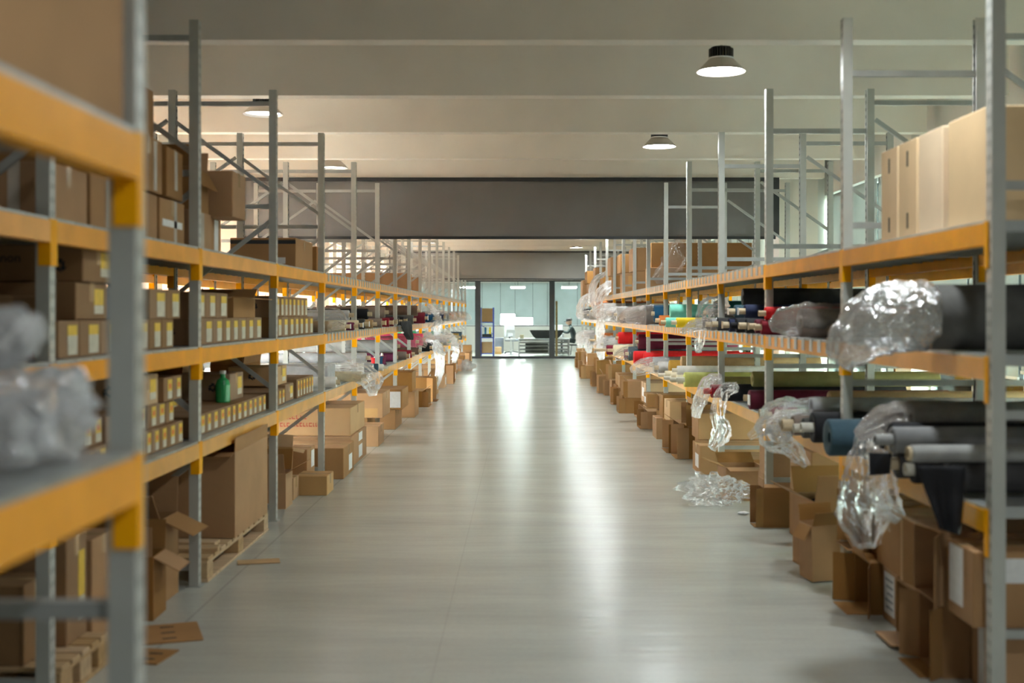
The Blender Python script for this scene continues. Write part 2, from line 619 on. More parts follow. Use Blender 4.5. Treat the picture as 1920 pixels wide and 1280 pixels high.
def side_wall(name, xw, sgn, glass, blind, sill, head, ys, ye, nblinds, blind_low, wn0, rnd):
    """sgn: outward direction. Piers, sill and lintel in one wall; each window its own structure"""
    b = MB()
    x0, x1 = sorted((xw, xw + sgn * 0.2))
    b.box(x0, x1, ys, ye, 0, sill)
    b.box(x0, x1, ys, ye, head, CEIL_Z)
    pw, pitch = 0.5, 3.9
    n = int((ye - ys) / pitch)
    wins = []
    y = ys
    for i in range(n + 1):
        e = min(y + pw, ye)
        b.box(x0, x1, y, e, sill, head)
        # pilaster standing proud of the wall
        a0, a1 = sorted((xw, xw - sgn * 0.12))
        b.box(a0, a1, y, e, 0, CEIL_Z)
        nxt = ys + (i + 1) * pitch
        if i < n:
            wins.append((e, nxt))
        elif e < ye:
            b.box(x0, x1, e, ye, sill, head)
        y = nxt
    w = struct(name, b.mesh(name, 'wall_paint'))
    for i, (a, c) in enumerate(wins):
        fr = MB()
        xf = xw + sgn * 0.10
        t = 0.05
        fr.box(xf - 0.03, xf + 0.03, a, c, sill, sill + t)
        fr.box(xf - 0.03, xf + 0.03, a, c, head - t, head)
        npane = 3
        for q in range(npane + 1):
            yc = a + (c - a) * q / npane
            fr.box(xf - 0.03, xf + 0.03, max(a, yc - t / 2), min(c, yc + t / 2), sill + t, head - t)
        fr.v = [(x_, min(max(y_, a + 0.002), c - 0.002), min(max(z_, sill + 0.002), head - 0.002)) for x_, y_, z_ in fr.v]
        wo = struct('window_%d' % (wn0 + i), fr.mesh('window_frame', 'aluminium'))
        for q in range(npane):
            y0 = a + (c - a) * q / npane + t / 2
            y1 = a + (c - a) * (q + 1) / npane - t / 2
            obj('pane', MB().box(xf - 0.004, xf + 0.004, y0, y1, sill + t, head - t).mesh('pane', glass), wo)
        for q in range(nblinds):
            y0 = a + (c - a) * q / nblinds + 0.03
            y1 = a + (c - a) * (q + 1) / nblinds - 0.03
            low = blind_low + rnd.uniform(-0.08, 0.12)
            xb = xw + sgn * 0.03
            bl = MB().box(xb - 0.002, xb + 0.002, y0, y1, low, head - 0.02)
            bo = obj('blind', bl.mesh('blind', blind), wo)
            obj('bottom_bar', MB().box(xb - 0.01, xb + 0.01, y0, y1, low - 0.025, low).mesh('bottom_bar', 'white_metal'), bo)
    return w, wn0 + len(wins)

rw = random.Random(3)
_, wn = side_wall('wall_left', WL, -1, 'glass_clear', 'blind_warm', 0.03, 3.0, YWL, YG, 3, 1.35, 1, rw)
_, wn = side_wall('wall_right', WR, 1, 'glass_green', 'blind_grey', 0.03, 3.0, YWR, YG, 3, 1.0, wn, rw)
struct('wall_left_rear', MB().box(WL - 0.2, WL, YB, YWL, 0, CEIL_Z).mesh('wall_left_rear', 'wall_paint'))
struct('wall_right_rear', MB().box(WR, WR + 0.2, YB, YWR, 0, CEIL_Z).mesh('wall_right_rear', 'wall_paint'))
struct('wall_rear', MB().box(WL - 0.2, WR + 0.2, YB - 0.2, YB, 0, CEIL_Z).mesh('wall_rear', 'wall_paint'))
# workroom beyond the glass
struct('wall_left_workroom', MB().box(WL - 0.2, WL, YG, YE, 0, CEIL_Z).mesh('wall_left_workroom', 'wall_paint'))
struct('wall_right_workroom', MB().box(WR, WR + 0.2, YG, YE, 0, CEIL_Z).mesh('wall_right_workroom', 'wall_paint'))

def far_wall():
    sill, head = 0.93, 2.6
    xs = [-3.9, -2.7, -1.55, -0.85, -0.29, 0.39, 0.95, 2.1, 3.7]
    b = MB()
    b.box(WL, WR, YE, YE + 0.2, 0, sill)
    b.box(WL, WR, YE, YE + 0.2, head, CEIL_Z)
    b.box(WL, xs[0], YE, YE + 0.2, sill, head)
    b.box(xs[-1], WR, YE, YE + 0.2, sill, head)
    struct('wall_far', b.mesh('wall_far', 'wall_paint'))
    fr = MB()
    for i, x in enumerate(xs):
        w = 0.06 if i in (2, 6) else 0.02
        fr.box(x - w / 2, x + w / 2, YE + 0.06, YE + 0.12, sill, head)
    fr.box(xs[0], xs[-1], YE + 0.06, YE + 0.12, head - 0.05, head)
    fr.box(xs[0], xs[-1], YE + 0.06, YE + 0.12, sill, sill + 0.05)
    wo = struct('window_%d' % wn, fr.mesh('window_frame', 'dark_metal'))
    lows = [0.98, 0.98, 0.98, 1.42, 1.28, 0.98, 0.98, 0.98]
    for i in range(len(xs) - 1):
        obj('pane', MB().box(xs[i] + 0.03, xs[i + 1] - 0.03, YE + 0.085, YE + 0.093, sill + 0.05, head - 0.05).mesh('pane', 'glass_clear'), wo)
        bo = obj('blind', MB().box(xs[i] + 0.004, xs[i + 1] - 0.009, YE + 0.02, YE + 0.024, lows[i], head - 0.002).mesh('blind', 'blind_cool'), wo)
        obj('bottom_bar', MB().box(xs[i] + 0.004, xs[i + 1] - 0.009, YE + 0.012, YE + 0.032, lows[i] - 0.025, lows[i]).mesh('bottom_bar', 'white_metal'), bo)
far_wall()

def glass_wall():
    head = 2.43
    b = MB()
    b.box(WL, WR, YG, YG + 0.15, head + 0.05, CEIL_Z)
    struct('wall_back', b.mesh('wall_back', 'plaster'))
    xs = [-3.77, -1.42, 0.93, 3.28]
    fr = MB()
    fr.box(WL, WR, YG + 0.02, YG + 0.12, head, head + 0.05)
    fr.box(WL, WR, YG + 0.02, YG + 0.12, 0, 0.07)
    for x in xs:
        fr.box(x - 0.085, x + 0.085, YG + 0.01, YG + 0.13, 0.07, head)
    g = empty('glass_partition', (0, YG, 0))
    tag(g, 'full-height glass partition with black frame at the end of the aisle', 'glass partition')
    f = obj('frame', fr.mesh('frame', 'dark_metal'), g, (0, -YG, 0))
    ed = [WL] + xs + [WR]
    for i in range(len(ed) - 1):
        a = ed[i] + (0.085 if i > 0 else 0)
        c = ed[i + 1] - (0.085 if i < len(ed) - 2 else 0)
        if c - a > 0.1:
            obj('pane', MB().box(a, c, 0.066, 0.076, 0.07, head).mesh('pane', 'glass_clear'), g)
glass_wall()

def smoke_curtain(y, x0, x1, top, bot, material, label, seam):
    g = empty('smoke_curtain', (0, y, top))
    tag(g, label, 'curtain')
    edges = [x0, seam, x1]
    for i in range(2):
        off = 0.012 if i else 0.0
        obj('curtain_panel', MB().box(edges[i] - (0.04 if i else 0), edges[i + 1], off, off + 0.006, bot - top, -0.03).mesh('curtain_panel', material), g)
    obj('top_rail', MB().box(x0, x1, -0.03, 0.05, -0.045, 0.0).mesh('top_rail', 'dark_metal'), g)
    obj('bottom_bar', MB().box(x0, x1, -0.012, 0.03, bot - top - 0.035, bot - top).mesh('bottom_bar', 'dark_metal'), g)
    for s, x in ((0, x0), (1, x1)):
        obj('side_guide', MB().box(x - 0.045, x + 0.045, -0.02, 0.04, bot - top, 0).mesh('side_guide', 'dark_metal'), g)
smoke_curtain(15.40, XX(452, 15.4), XX(1454, 15.4), RIB_Z, ZH(443, 15.4), 'curtain_grey', 'wide dark grey smoke curtain hanging across the middle of the ceiling', XX(924, 15.4))
smoke_curtain(33.75, -3.7, 3.5, RIB_Z, ZH(522, 33.75), 'curtain_grey_far', 'paler grey smoke curtain hanging just in front of the glass partition', XX(957, 33.75))

# white column standing beside the curtain on the right
struct('trim_1', MB().box(3.36, 3.87, 15.75, 16.2, 0, CEIL_Z).mesh('trim_1', 'plaster'))
struct('trim_2', MB().box(-3.95, -3.66, 15.75, 16.2, 0, CEIL_Z).mesh('trim_2', 'plaster'))

# ------------------------------------------------------------------ racks
def upright_mesh():
    if 'upright' in CACHE:
        return CACHE['upright']
    w, d, t = 0.055, 0.05, 0.004     # along Y, along X; open side faces +X
    prof = [(0, -w / 2), (d, -w / 2), (d, -w / 2 + 0.012), (d - t, -w / 2 + 0.012), (d - t, -w / 2 + t), (t, -w / 2 + t),
            (t, w / 2 - t), (d - t, w / 2 - t), (d - t, w / 2 - 0.012), (d, w / 2 - 0.012), (d, w / 2), (0, w / 2)]
    n = len(prof)
    b = MB()
    pts = [(x, y, 0.004) for x, y in prof] + [(x, y, FRAME_H) for x, y in prof]
    fs = [(i, (i + 1) % n, n + (i + 1) % n, n + i) for i in range(n)] + [tuple(range(n, 2 * n))]
    b.poly(pts, fs)
    me = fix_normals(b.mesh('upright', 'post_grey'))
    CACHE['upright'] = me
    return me

def connector_mesh(sy):
    """yellow end plate of a beam: wraps the post's aisle face and one side; origin at beam top on the post centre"""
    key = ('conn', sy)
    if key in CACHE:
        return CACHE[key]
    b = MB()
    b.box(-0.006, -0.001, -0.0305, 0.0305, -0.165, 0.006) if sy == 0 else None
    y0, y1 = sorted((sy * 0.0285, sy * 0.0325))
    b.box(-0.006, 0.04, y0, y1, -0.165, 0.006)
    if sy < 0:
        b.box(-0.0062, -0.001, -0.0285, 0.0, -0.165, 0.006)
    else:
        b.box(-0.0058, -0.001, 0.0, 0.0285, -0.165, 0.006)
    me = b.mesh('connector', 'clip_yellow')
    CACHE[key] = me
    return me

def deck_meshes(w):
    key = ('deck', round(w, 4))
    if key in CACHE:
        return CACHE[key]
    out = []
    for lip in (0, 1):
        b = MB()
        b.box(-0.004 if lip else 0.0, DEPTH - 0.03, -w / 2 + 0.002, w / 2 - 0.002, 0.0005, DECK_T)
        b.box(0.055, DEPTH - 0.06, -w / 2 + 0.004, -w / 2 + 0.016, -0.03, 0.0005)
        b.box(0.055, DEPTH - 0.06, w / 2 - 0.016, w / 2 - 0.004, -0.03, 0.0005)
        if lip:
            b.box(-0.0095, -0.0065, -w / 2 + 0.002, -w / 2 + 0.075, -0.06, DECK_T)
            b.box(-0.0095, -0.004, -w / 2 + 0.002, -w / 2 + 0.075, 0.004, DECK_T)
        out.append(b.mesh('deck_panel', 'deck_steel'))
    CACHE[key] = out
    return out

def make_rack(name, label, x, s, y0, ka, kb, levels, horiz, diag, deck='panels', lip=None, tan=None, shared=False, pitch=PITCH):
    """rack standing from the plane x away from the aisle in direction s (local +X = away). shared: its front posts and rails are those of the rack before it"""
    root = empty(name, (x, y0, 0), (0, 0, 0 if s > 0 else math.pi))
    tag(root, label, 'rack', 'storage racks')
    def LYc(k):                      # local y of frame k
        return (k * pitch) * (1 if s > 0 else -1)
    up = upright_mesh()
    foot = cbox('foot_plate', 'brace_grey', -0.012, 0.062, -0.04, 0.04, 0.0, 0.004)
    for k in range(ka, kb + 1):
        y = LYc(k)
        if not shared:
            u = obj('upright', up, root, (0, y, 0))
            obj('foot_plate', foot, u)
        u2 = obj('upright', up, root, (DEPTH, y, 0), (0, 0, math.pi))
        obj('foot_plate', foot, u2)
        for z in horiz:
            obj('brace', cbox('brace', 'brace_grey', 0.009 if shared else 0.047, DEPTH - 0.047, -0.013, 0.013, -0.016, 0.016), root, (0, y, z))
        for (xa, za, xb, zb) in diag:
            key = ('diag', xa, round(za - zb, 3), xb)
            if key not in CACHE:
                CACHE[key] = MB().bar((xa, 0, 0), (xb, 0, zb - za), 0.022, 0.028).mesh('brace', 'brace_grey')
            obj('brace', CACHE[key], root, (0, y, za))
    ln = pitch - 0.066
    mats2 = {}
    count = 0
    late = MB()
    for li, z in enumerate(levels):
        for k in range(ka, kb):
            ym = (LYc(k) + LYc(k + 1)) / 2
            mt = 'rail_tan' if (tan and tan(li, k)) else 'rail_yellow'
            key = ('beam', mt, ln)
            if key not in CACHE:
                b = MB()
                b.box(-0.006, 0.04, -ln / 2, ln / 2, -BEAM_H, -0.022)
                b.box(-0.006, 0.028, -ln / 2, ln / 2, -0.022, 0.0)
                CACHE[key] = b.mesh('beam', mt)
            for side in ((1,) if shared else (0, 1)):
                bo = obj('beam', CACHE[key], root, (0 if side == 0 else DEPTH, ym, z), (0, 0, math.pi if side else 0))
                for e in (-1, 1):
                    obj('connector', connector_mesh(-e), bo, (0, e * pitch / 2, 0))
    # decking, nearest bays first
    order = sorted(range(ka, kb))
    for k in order:
        for li, z in enumerate(levels):
            ym = (LYc(k) + LYc(k + 1)) / 2
            if deck == 'panels':
                w = (pitch - 0.07) / 10
                dm = deck_meshes(w)
                for i in range(10):
                    yy = ym + (i - 4.5) * w
                    q = dm[1 if (lip and lip(li, k)) else 0]
                    if count < 300:
                        obj('deck_panel', q, root, (0.0, yy, z))
                        count += 1
                    else:
                        bb = len(late.v)
                        late.v += [(v.co.x, v.co.y + yy, v.co.z + z) for v in q.vertices]
                        for pg in q.polygons:
                            late.f.append(tuple(bb + t for t in pg.vertices))
                            late.m.append(0)
            else:
                obj('deck_panel', cbox('deck_panel', 'deck_steel', 0.008, DEPTH - 0.03, -pitch / 2 + 0.035, pitch / 2 - 0.035, 0.0005, DECK_T), root, (0, ym, z))
    if late.v:
        o = obj('deck_panel', late.mesh('deck_panels', 'deck_steel'), root)
        o['kind'] = 'stuff'
    return root

D_L = [(DEPTH - 0.03, 2.79, 0.03, 2.29), (0.03, 2.10, DEPTH - 0.03, 1.56), (DEPTH - 0.03, 1.45, 0.03, 0.92), (0.03, 0.66, DEPTH - 0.03, 0.14)]
D_2 = [(0.012, 2.79, DEPTH - 0.03, 2.29), (DEPTH - 0.03, 2.1, 0.02, 1.84), (0.02, 1.56, DEPTH - 0.03, 0.92)]
make_rack('storage_rack', 'long grey and yellow storage rack lining the left of the aisle', LX, -1, LY0, K0, K1, LEV_L,
          (2.906, 2.19, 0.10), D_L, lip=lambda li, k: (k >= 2 and li > 0), tan=lambda li, k: li == 0)
make_rack('storage_rack', 'storage rack behind the left aisle rack, nearest the bright windows', LX - DEPTH, -1, LY0, -1, K1, LEV_L,
          (2.906, 2.19, 0.10), D_2, deck='bays', shared=True)
make_rack('storage_rack', 'long grey and yellow storage rack lining the right of the aisle', RX, 1, RY0, K0 + 1, K1 - 1, LEV_R,
          (2.71, 1.91, 1.08, 0.29), [], lip=lambda li, k: (li == 1 and k >= 0) or (li == 2 and k >= 1), tan=lambda li, k: li == 0 or (li == 2 and k >= 1))
make_rack('storage_rack', 'storage rack behind the right aisle rack, beside the right wall', RX + DEPTH, 1, RY0, -1, K1 - 1, LEV_R,
          (2.906, 1.91, 1.08), [(0.012, 2.79, DEPTH - 0.03, 2.29), (DEPTH - 0.03, 2.1, 0.02, 1.84)], deck='bays', shared=True)
# closest rack, out of focus at the left edge of the picture
make_rack('storage_rack', 'blurred storage rack closest to the viewer at the left edge', -0.697, -1, 2.19, -1, 0, (0.55, 1.19, 1.77),
          (2.71, 0.91, 0.2), [], deck='panels')

# ------------------------------------------------------------------ lamps
def highbay(y, x, glow, label):
    g = empty('high_bay_lamp', (x, y, RIB_Z))
    tag(g, label, 'lamp', 'high bay lamps')
    sh = MB().lathe([(0.172, 0.0), (0.176, 0.004), (0.09, 0.09), (0.086, 0.092), (0.083, 0.088), (0.168, 0.004)], 36, closed=True)
    obj('lamp_shade', fix_normals(sh.mesh('lamp_shade', 'lamp_shade', smooth=False)), g)
    obj('diffuser', MB().lathe([(0.0, 0.012), (0.11, 0.013), (0.155, 0.02), (0.15, 0.024), (0.0, 0.026)], 32).mesh('diffuser', glow), g)
    f = MB()
    f.lathe([(0.0, 0.100), (0.05, 0.100), (0.05, 0.18), (0.0, 0.18)], 20)
    for i in range(28):
        q = 2 * math.pi * i / 28
        M = Matrix.Rotation(q, 4, 'Z')
        f.box(0.045, 0.088, -0.003, 0.003, 0.102, 0.165, M)
        f.box(0.045, 0.07, -0.003, 0.003, 0.165, 0.178, M)
    obj('heat_sink', f.mesh('heat_sink', 'lamp_fin'), g)
    obj('collar', MB().lathe([(0.0, 0.088), (0.09, 0.088), (0.092, 0.100), (0.0, 0.102)], 28).mesh('collar', 'white_metal'), g)
    obj('hanging_rod', MB().tube((0, 0, 0.178), (0, 0, CEIL_Z - RIB_Z), 0.008, 8).mesh('hanging_rod', 'lamp_fin'), g)
    return g

for i in range(-2, 8):
    y = 8.64 + (i - 1) * 3.9
    if i < 1:
        nm = ('far behind the viewer on the right', 'directly above the viewer on the right', 'above the first bays of the right rack')[i + 2]
    else:
        nm = '%s in the right row counted from the camera' % ordinal(i)
    highbay(y, 1.427, 'lamp_glow', 'lit high bay lamp, ' + nm)
for i in range(-1, 8):
    y = 10.5 + (i - 1) * 3.9
    if i < 1:
        nm = ('above the viewer on the left', 'above the first bays of the left rack')[i + 1]
    else:
        nm = '%s in the row above the left racks' % ordinal(i)
    highbay(y, -2.27, 'lamp_glow_soft', 'dim high bay lamp, ' + nm)

# ------------------------------------------------------------------ builders for the goods
def carton(x0, x1, y0, y1, z, h, label, group=None, material='cardboard', rz=0.0, tape='x', stickers=(), name='carton', bev=0.004, tilt=None, tape_mat='tape_tan'):
    """closed carton; stickers: (face, u, v, w, hh, material) with u,v measured from the face's middle"""
    w, d = abs(x1 - x0), abs(y1 - y0)
    cx, cy = (x0 + x1) / 2, (y0 + y1) / 2
    me = cbox(name, material, -w / 2, w / 2, -d / 2, d / 2, 0, h, bev)
    o = obj(name, me, None, (cx, cy, z), (tilt[0] if tilt else 0, tilt[1] if tilt else 0, rz))
    tag(o, label, 'box', group)
    t = 0.0012
    if tape == 'x':
        b = MB().box(-w / 2 - t, w / 2 + t, -0.025, 0.025, h, h + t)
        b.box(-w / 2 - t, -w / 2, -0.025, 0.025, h - min(0.08, h * 0.5), h)
        b.box(w / 2, w / 2 + t, -0.025, 0.025, h - min(0.08, h * 0.5), h)
        obj('tape', b.mesh('tape', tape_mat), o)
    elif tape == 'y':
        b = MB().box(-0.025, 0.025, -d / 2 - t, d / 2 + t, h, h + t)
        b.box(-0.025, 0.025, -d / 2 - t, -d / 2, h - min(0.08, h * 0.5), h)
        obj('tape', b.mesh('tape', tape_mat), o)
    for (face, u, v, sw, sh, sm, *nm) in stickers:
        sticker(o, face, w, d, h, u, v, sw, sh, sm, nm[0] if nm else 'sticker')
    return o

def sticker(o, face, w, d, h, u, v, sw, sh, sm, nm='sticker'):
    t = 0.0015
    if face == '-y':
        me = MB().box(u - sw / 2, u + sw / 2, -d / 2 - t, -d / 2, h / 2 + v - sh / 2, h / 2 + v + sh / 2)
    elif face == '+x':
        me = MB().box(w / 2, w / 2 + t, u - sw / 2, u + sw / 2, h / 2 + v - sh / 2, h / 2 + v + sh / 2)
    elif face == '-x':
        me = MB().box(-w / 2 - t, -w / 2, u - sw / 2, u + sw / 2, h / 2 + v - sh / 2, h / 2 + v + sh / 2)
    else:
        me = MB().box(u - sw / 2, u + sw / 2, v - sh / 2, v + sh / 2, h, h + t)
    return obj(nm, me.mesh(nm, sm), o)

def recycle_mesh(r):
    key = ('recycle', round(r, 4))
    if key in CACHE:
        return CACHE[key]
    b = MB()
    for k in range(3):
        a0 = math.radians(90 + 120 * k)
        M = Matrix.Rotation(a0, 4, 'Y')
        def P(x, z, y):
            return tuple(M @ Vector((x * r, y, z * r)))
        # one bent arrow: straight shaft plus head
        sh = [(-0.62, 0.62), (0.18, 0.62), (0.18, 0.92), (0.72, 0.45), (0.18, 0.0), (0.18, 0.28), (-0.40, 0.28)]
        fr = [P(x, z, -0.0008) for x, z in sh]
        bk = [P(x, z, 0.0) for x, z in sh]
        n = len(sh)
        b.poly(fr + bk, [tuple(range(n)), tuple(range(2 * n - 1, n - 1, -1))] + [(i, n + i, n + (i + 1) % n, (i + 1) % n) for i in range(n)])
    CACHE[key] = fix_normals(b.mesh('recycling_mark', 'print_black'))
    return CACHE[key]

def recycle(o, d, h, u, v, r):
    return obj('recycling_mark', recycle_mesh(r), o, (u, -d / 2 - 0.0004, h / 2 + v))

def text_part(o, body, size, loc, rot, material, name='printed_text'):
    cu = bpy.data.curves.new('txt', 'FONT')
    cu.body = body
    cu.size = size
    cu.extrude = 0.0006
    cu.align_x = 'CENTER'
    cu.align_y = 'CENTER'
    cu.resolution_u = 2
    tmp = bpy.data.objects.new('txt', cu)
    me = bpy.data.meshes.new_from_object(tmp)
    bpy.data.objects.remove(tmp)
    bpy.data.curves.remove(cu)
    me.materials.clear()
    me.materials.append(MATS[material])
    return obj(name, me, o, loc, rot)

FRONT = (math.pi / 2, 0, 0)          # text on a face looking towards -Y

def open_carton(w, d, h, loc, label, group=None, angles=(110, 110, 110, 110), flap=None, rot=(0, 0, 0), material='cardboard', stickers=(), name='open_carton', skip=()):
    """open box, local size w (x) d (y) h (z), opening at +z with four flaps; angle 0 = flap straight up, 90 = flat outwards"""
    t = 0.005
    b = MB()
    b.box(-w / 2, w / 2, -d / 2, d / 2, 0, t)
    b.box(-w / 2, w / 2, -d / 2, -d / 2 + t, t, h)
    b.box(-w / 2, w / 2, d / 2 - t, d / 2, t, h)
    b.box(-w / 2, -w / 2 + t, -d / 2 + t, d / 2 - t, t, h)
    b.box(w / 2 - t, w / 2, -d / 2 + t, d / 2 - t, t, h)
    o = obj(name, b.mesh(name, material), None, loc, rot)
    tag(o, label, 'box', group)
    fl = flap or min(w, d) * 0.48
    for i, a in enumerate(angles):
        if i in skip:
            continue
        a = math.radians(a)
        m = MB().box(-(d if i % 2 == 0 else w) / 2 + 0.006, (d if i % 2 == 0 else w) / 2 - 0.006, 0.0, 0.004, 0.002, fl)
        # flap plane: local y outward
        me = m.mesh('flap', material)
        ang = {0: -math.pi / 2, 1: 0.0, 2: math.pi / 2, 3: math.pi}[i]     # 0:+x, 1:+y, 2:-x, 3:-y
        pos = {0: (w / 2 - 0.004, 0, h), 1: (0, d / 2 - 0.004, h), 2: (-w / 2 + 0.004, 0, h), 3: (0, -d / 2 + 0.004, h)}[i]
        f = obj('flap', me, o, pos)
        f.rotation_mode = 'XYZ'
        f.rotation_euler = (-a, 0, ang)
    for (face, u, v, sw, sh, sm, *nm) in stickers:
        sticker(o, face, w, d, h, u, v, sw, sh, sm, nm[0] if nm else 'sticker')
    return o

def ink_carton(x_front, y0, w, h, depth, z, label, group, mark=False, style=0, setback=0.0):
    """small carton on the left racks: aisle face looks to +x"""
    me = cbox('ink_carton', 'ink_card', -depth, 0, -w / 2, w / 2, 0, h, 0.0025)
    o = obj('ink_carton', me, None, (x_front - setback, y0 + w / 2, z))
    tag(o, label, 'box', group)
    t = 0.0012
    uw = w * 0.46
    u = w * 0.16
    key = ('inkl', round(w, 4), round(h, 4), style)
    if key not in CACHE:
        ya, yb = u - uw / 2, u + uw / 2
        if style == 0:
            a = MB().box(0, t, ya, yb, h * 0.10, h * 0.42).mesh('white_sticker', 'label_cream')
            c = MB().box(0, t, ya, yb, h * 0.42, h * 0.90).mesh('yellow_sticker', 'label_yellow')
        else:
            a = MB().box(0, t, ya, yb, h * 0.08, h * 0.60).mesh('white_sticker', 'label_cream')
            c = MB().box(0, t, ya, yb, h * 0.60, h * 0.88).mesh('yellow_sticker', 'label_yellow')
        e = MB().box(t, t * 1.6, ya + uw * 0.2, yb - uw * 0.2, h * 0.52, h * 0.72).mesh('printed_square', 'print_orange')
        CACHE[key] = (a, c, e)
    a, c, e = CACHE[key]
    obj('white_sticker', a, o)
    obj('yellow_sticker', c, o)
    if style == 0:
        obj('printed_square', e, o)
    if mark:
        m = obj('recycling_mark', recycle_mesh(h * 0.2), o, (-depth * 0.28, -w / 2 - 0.0004, h * 0.52))
    return o

def crease(s, k, off):
    d = noise.voronoi(s * k + off)[0]
    return min(1.0, (d[1] - d[0]) * 1.6) - 0.45

def film(path, radii, label, group=None, seed=0, amp=0.3, material='film_clear', nseg=44, sub=11, squash=None, parent=None, name='plastic_wrap', cat='plastic wrap', fold=5, closed=(True, True), keep=None, pleat=0.5, smooth=False):
    """crumpled polythene: a noisy tube through path points with given radii (ra along the side axis, rb along the other)"""
    pts = [Vector(p) for p in path]
    rad = [(r, r) if isinstance(r, (int, float)) else r for r in radii]
    P, R = [], []
    n = len(pts)
    for i in range(n - 1):
        p0, p1, p2, p3 = pts[max(0, i - 1)], pts[i], pts[i + 1], pts[min(n - 1, i + 2)]
        for j in range(sub):
            t = j / sub
            P.append(0.5 * ((2 * p1) + (p2 - p0) * t + (2 * p0 - 5 * p1 + 4 * p2 - p3) * t * t + (3 * p1 - p0 - 3 * p2 + p3) * t ** 3))
            s = t * t * (3 - 2 * t)
            R.append((rad[i][0] * (1 - s) + rad[i + 1][0] * s, rad[i][1] * (1 - s) + rad[i + 1][1] * s))
    P.append(pts[-1])
    R.append(rad[-1])
    off = Vector((seed * 3.17, seed * 1.3, seed * 2.1))
    base = pts[0].copy() if parent is None else Vector((0, 0, 0))
    lo = min(p.z for p in pts) if parent is None else 0
    verts, faces = [], []
    for i, (p, r) in enumerate(zip(P, R)):
        d = (P[min(i + 1, len(P) - 1)] - P[max(i - 1, 0)]).normalized()
        u = Vector((0, 1, 0)) if abs(d.y) < 0.9 else Vector((1, 0, 0))
        a = (u - d * u.dot(d)).normalized()
        c = d.cross(a)
        for k in range(nseg):
            q = 2 * math.pi * k / nseg
            dirv = a * math.cos(q) * r[0] + c * math.sin(q) * r[1]
            s = (p + dirv)
            w = Vector((noise.noise(s * fold + off), noise.noise(s * fold - off), 0.3)) * (0.6 / fold)
            f1 = crease(s + w, fold * 1.5, off)
            f2 = crease(s, fold * 4.0, off * 1.7)
            tt = i / max(1, len(P) - 1)
            ph = seed * 1.7 + 2.2 * tt + 1.2 * noise.noise(Vector((tt * 3, seed, 0)))
            rg = (1 - abs(math.sin(q * 2.5 + ph))) * 0.7 + (1 - abs(math.sin(q * 5.5 - ph * 1.6))) * 0.5
            pl = pleat(tt) if callable(pleat) else pleat
            k2 = max(0.15, 1 + amp * (f1 * 0.8 + f2 * 0.45) + pl * (rg - 0.45))
            vv = p + dirv * k2 - base
            if keep and vv.x > keep[0]:
                vv.z = max(vv.z, keep[1])
            verts.append(vv)
    m = len(P)
    for i in range(m - 1):
        for k in range(nseg):
            k2 = (k + 1) % nseg
            faces.append((i * nseg + k, i * nseg + k2, (i + 1) * nseg + k2, (i + 1) * nseg + k))
    if closed[0]:
        faces.append(tuple(range(nseg - 1, -1, -1)))
    if closed[1]:
        faces.append(tuple(range((m - 1) * nseg, m * nseg)))
    me = bpy.data.meshes.new(name)
    me.from_pydata([tuple(v) for v in verts], [], faces)
    me.materials.append(MATS[material])
    me.polygons.foreach_set('use_smooth', [smooth] * len(me.polygons))
    me.update()
    o = obj(name, me, parent, base if parent is None else None)
    if parent is None:
        tag(o, label, cat, group)
    return o

def blob(center, size, label, seed=0, amp=0.35, material='film_clear', cat='plastic wrap', name='plastic_wrap', floor_z=None, fold=4.0, group=None):
    """loose crumpled heap of polythene"""
    bm = bmesh.new()
    bmesh.ops.create_icosphere(bm, subdivisions=5, radius=1.0)
    off = Vector((seed * 2.3, seed * 5.1, seed * 1.7))
    c = Vector(center)
    for v in bm.verts:
        n = v.co.normalized()
        s = Vector((n.x * size[0], n.y * size[1], n.z * size[2]))
        r = 1 + amp * (crease(s, fold * 2.2, off) * 1.3 + crease(s, fold * 6, off) * 0.6 + noise.noise(s * fold * 3 + off) * 0.4)
        v.co = s * r
        if floor_z is not None:
            zmin = floor_z - c.z
            if v.co.z < zmin + 0.004:
                v.co.z = zmin + 0.004 + 0.004 * noise.noise(s * 20)
    me = bpy.data.meshes.new(name)
    bm.to_mesh(me)
    bm.free()
    me.materials.append(MATS[material])
    me.polygons.foreach_set('use_smooth', [material.startswith('fabric')] * len(me.polygons))
    o = obj(name, me, None, c)
    tag(o, label, cat, group)
    return o

FRAMES = {'L': [LY0 + PITCH * k for k in range(K0, K1 + 1)], 'R': [RY0 + PITCH * k for k in range(K0, K1 + 1)]}

def clear_of_frames(side, y, half):
    for fy in FRAMES[side]:
        g = 0.046 + half
        if abs(y - fy) < g:
            return fy + (g if y >= fy else -g)
    return y

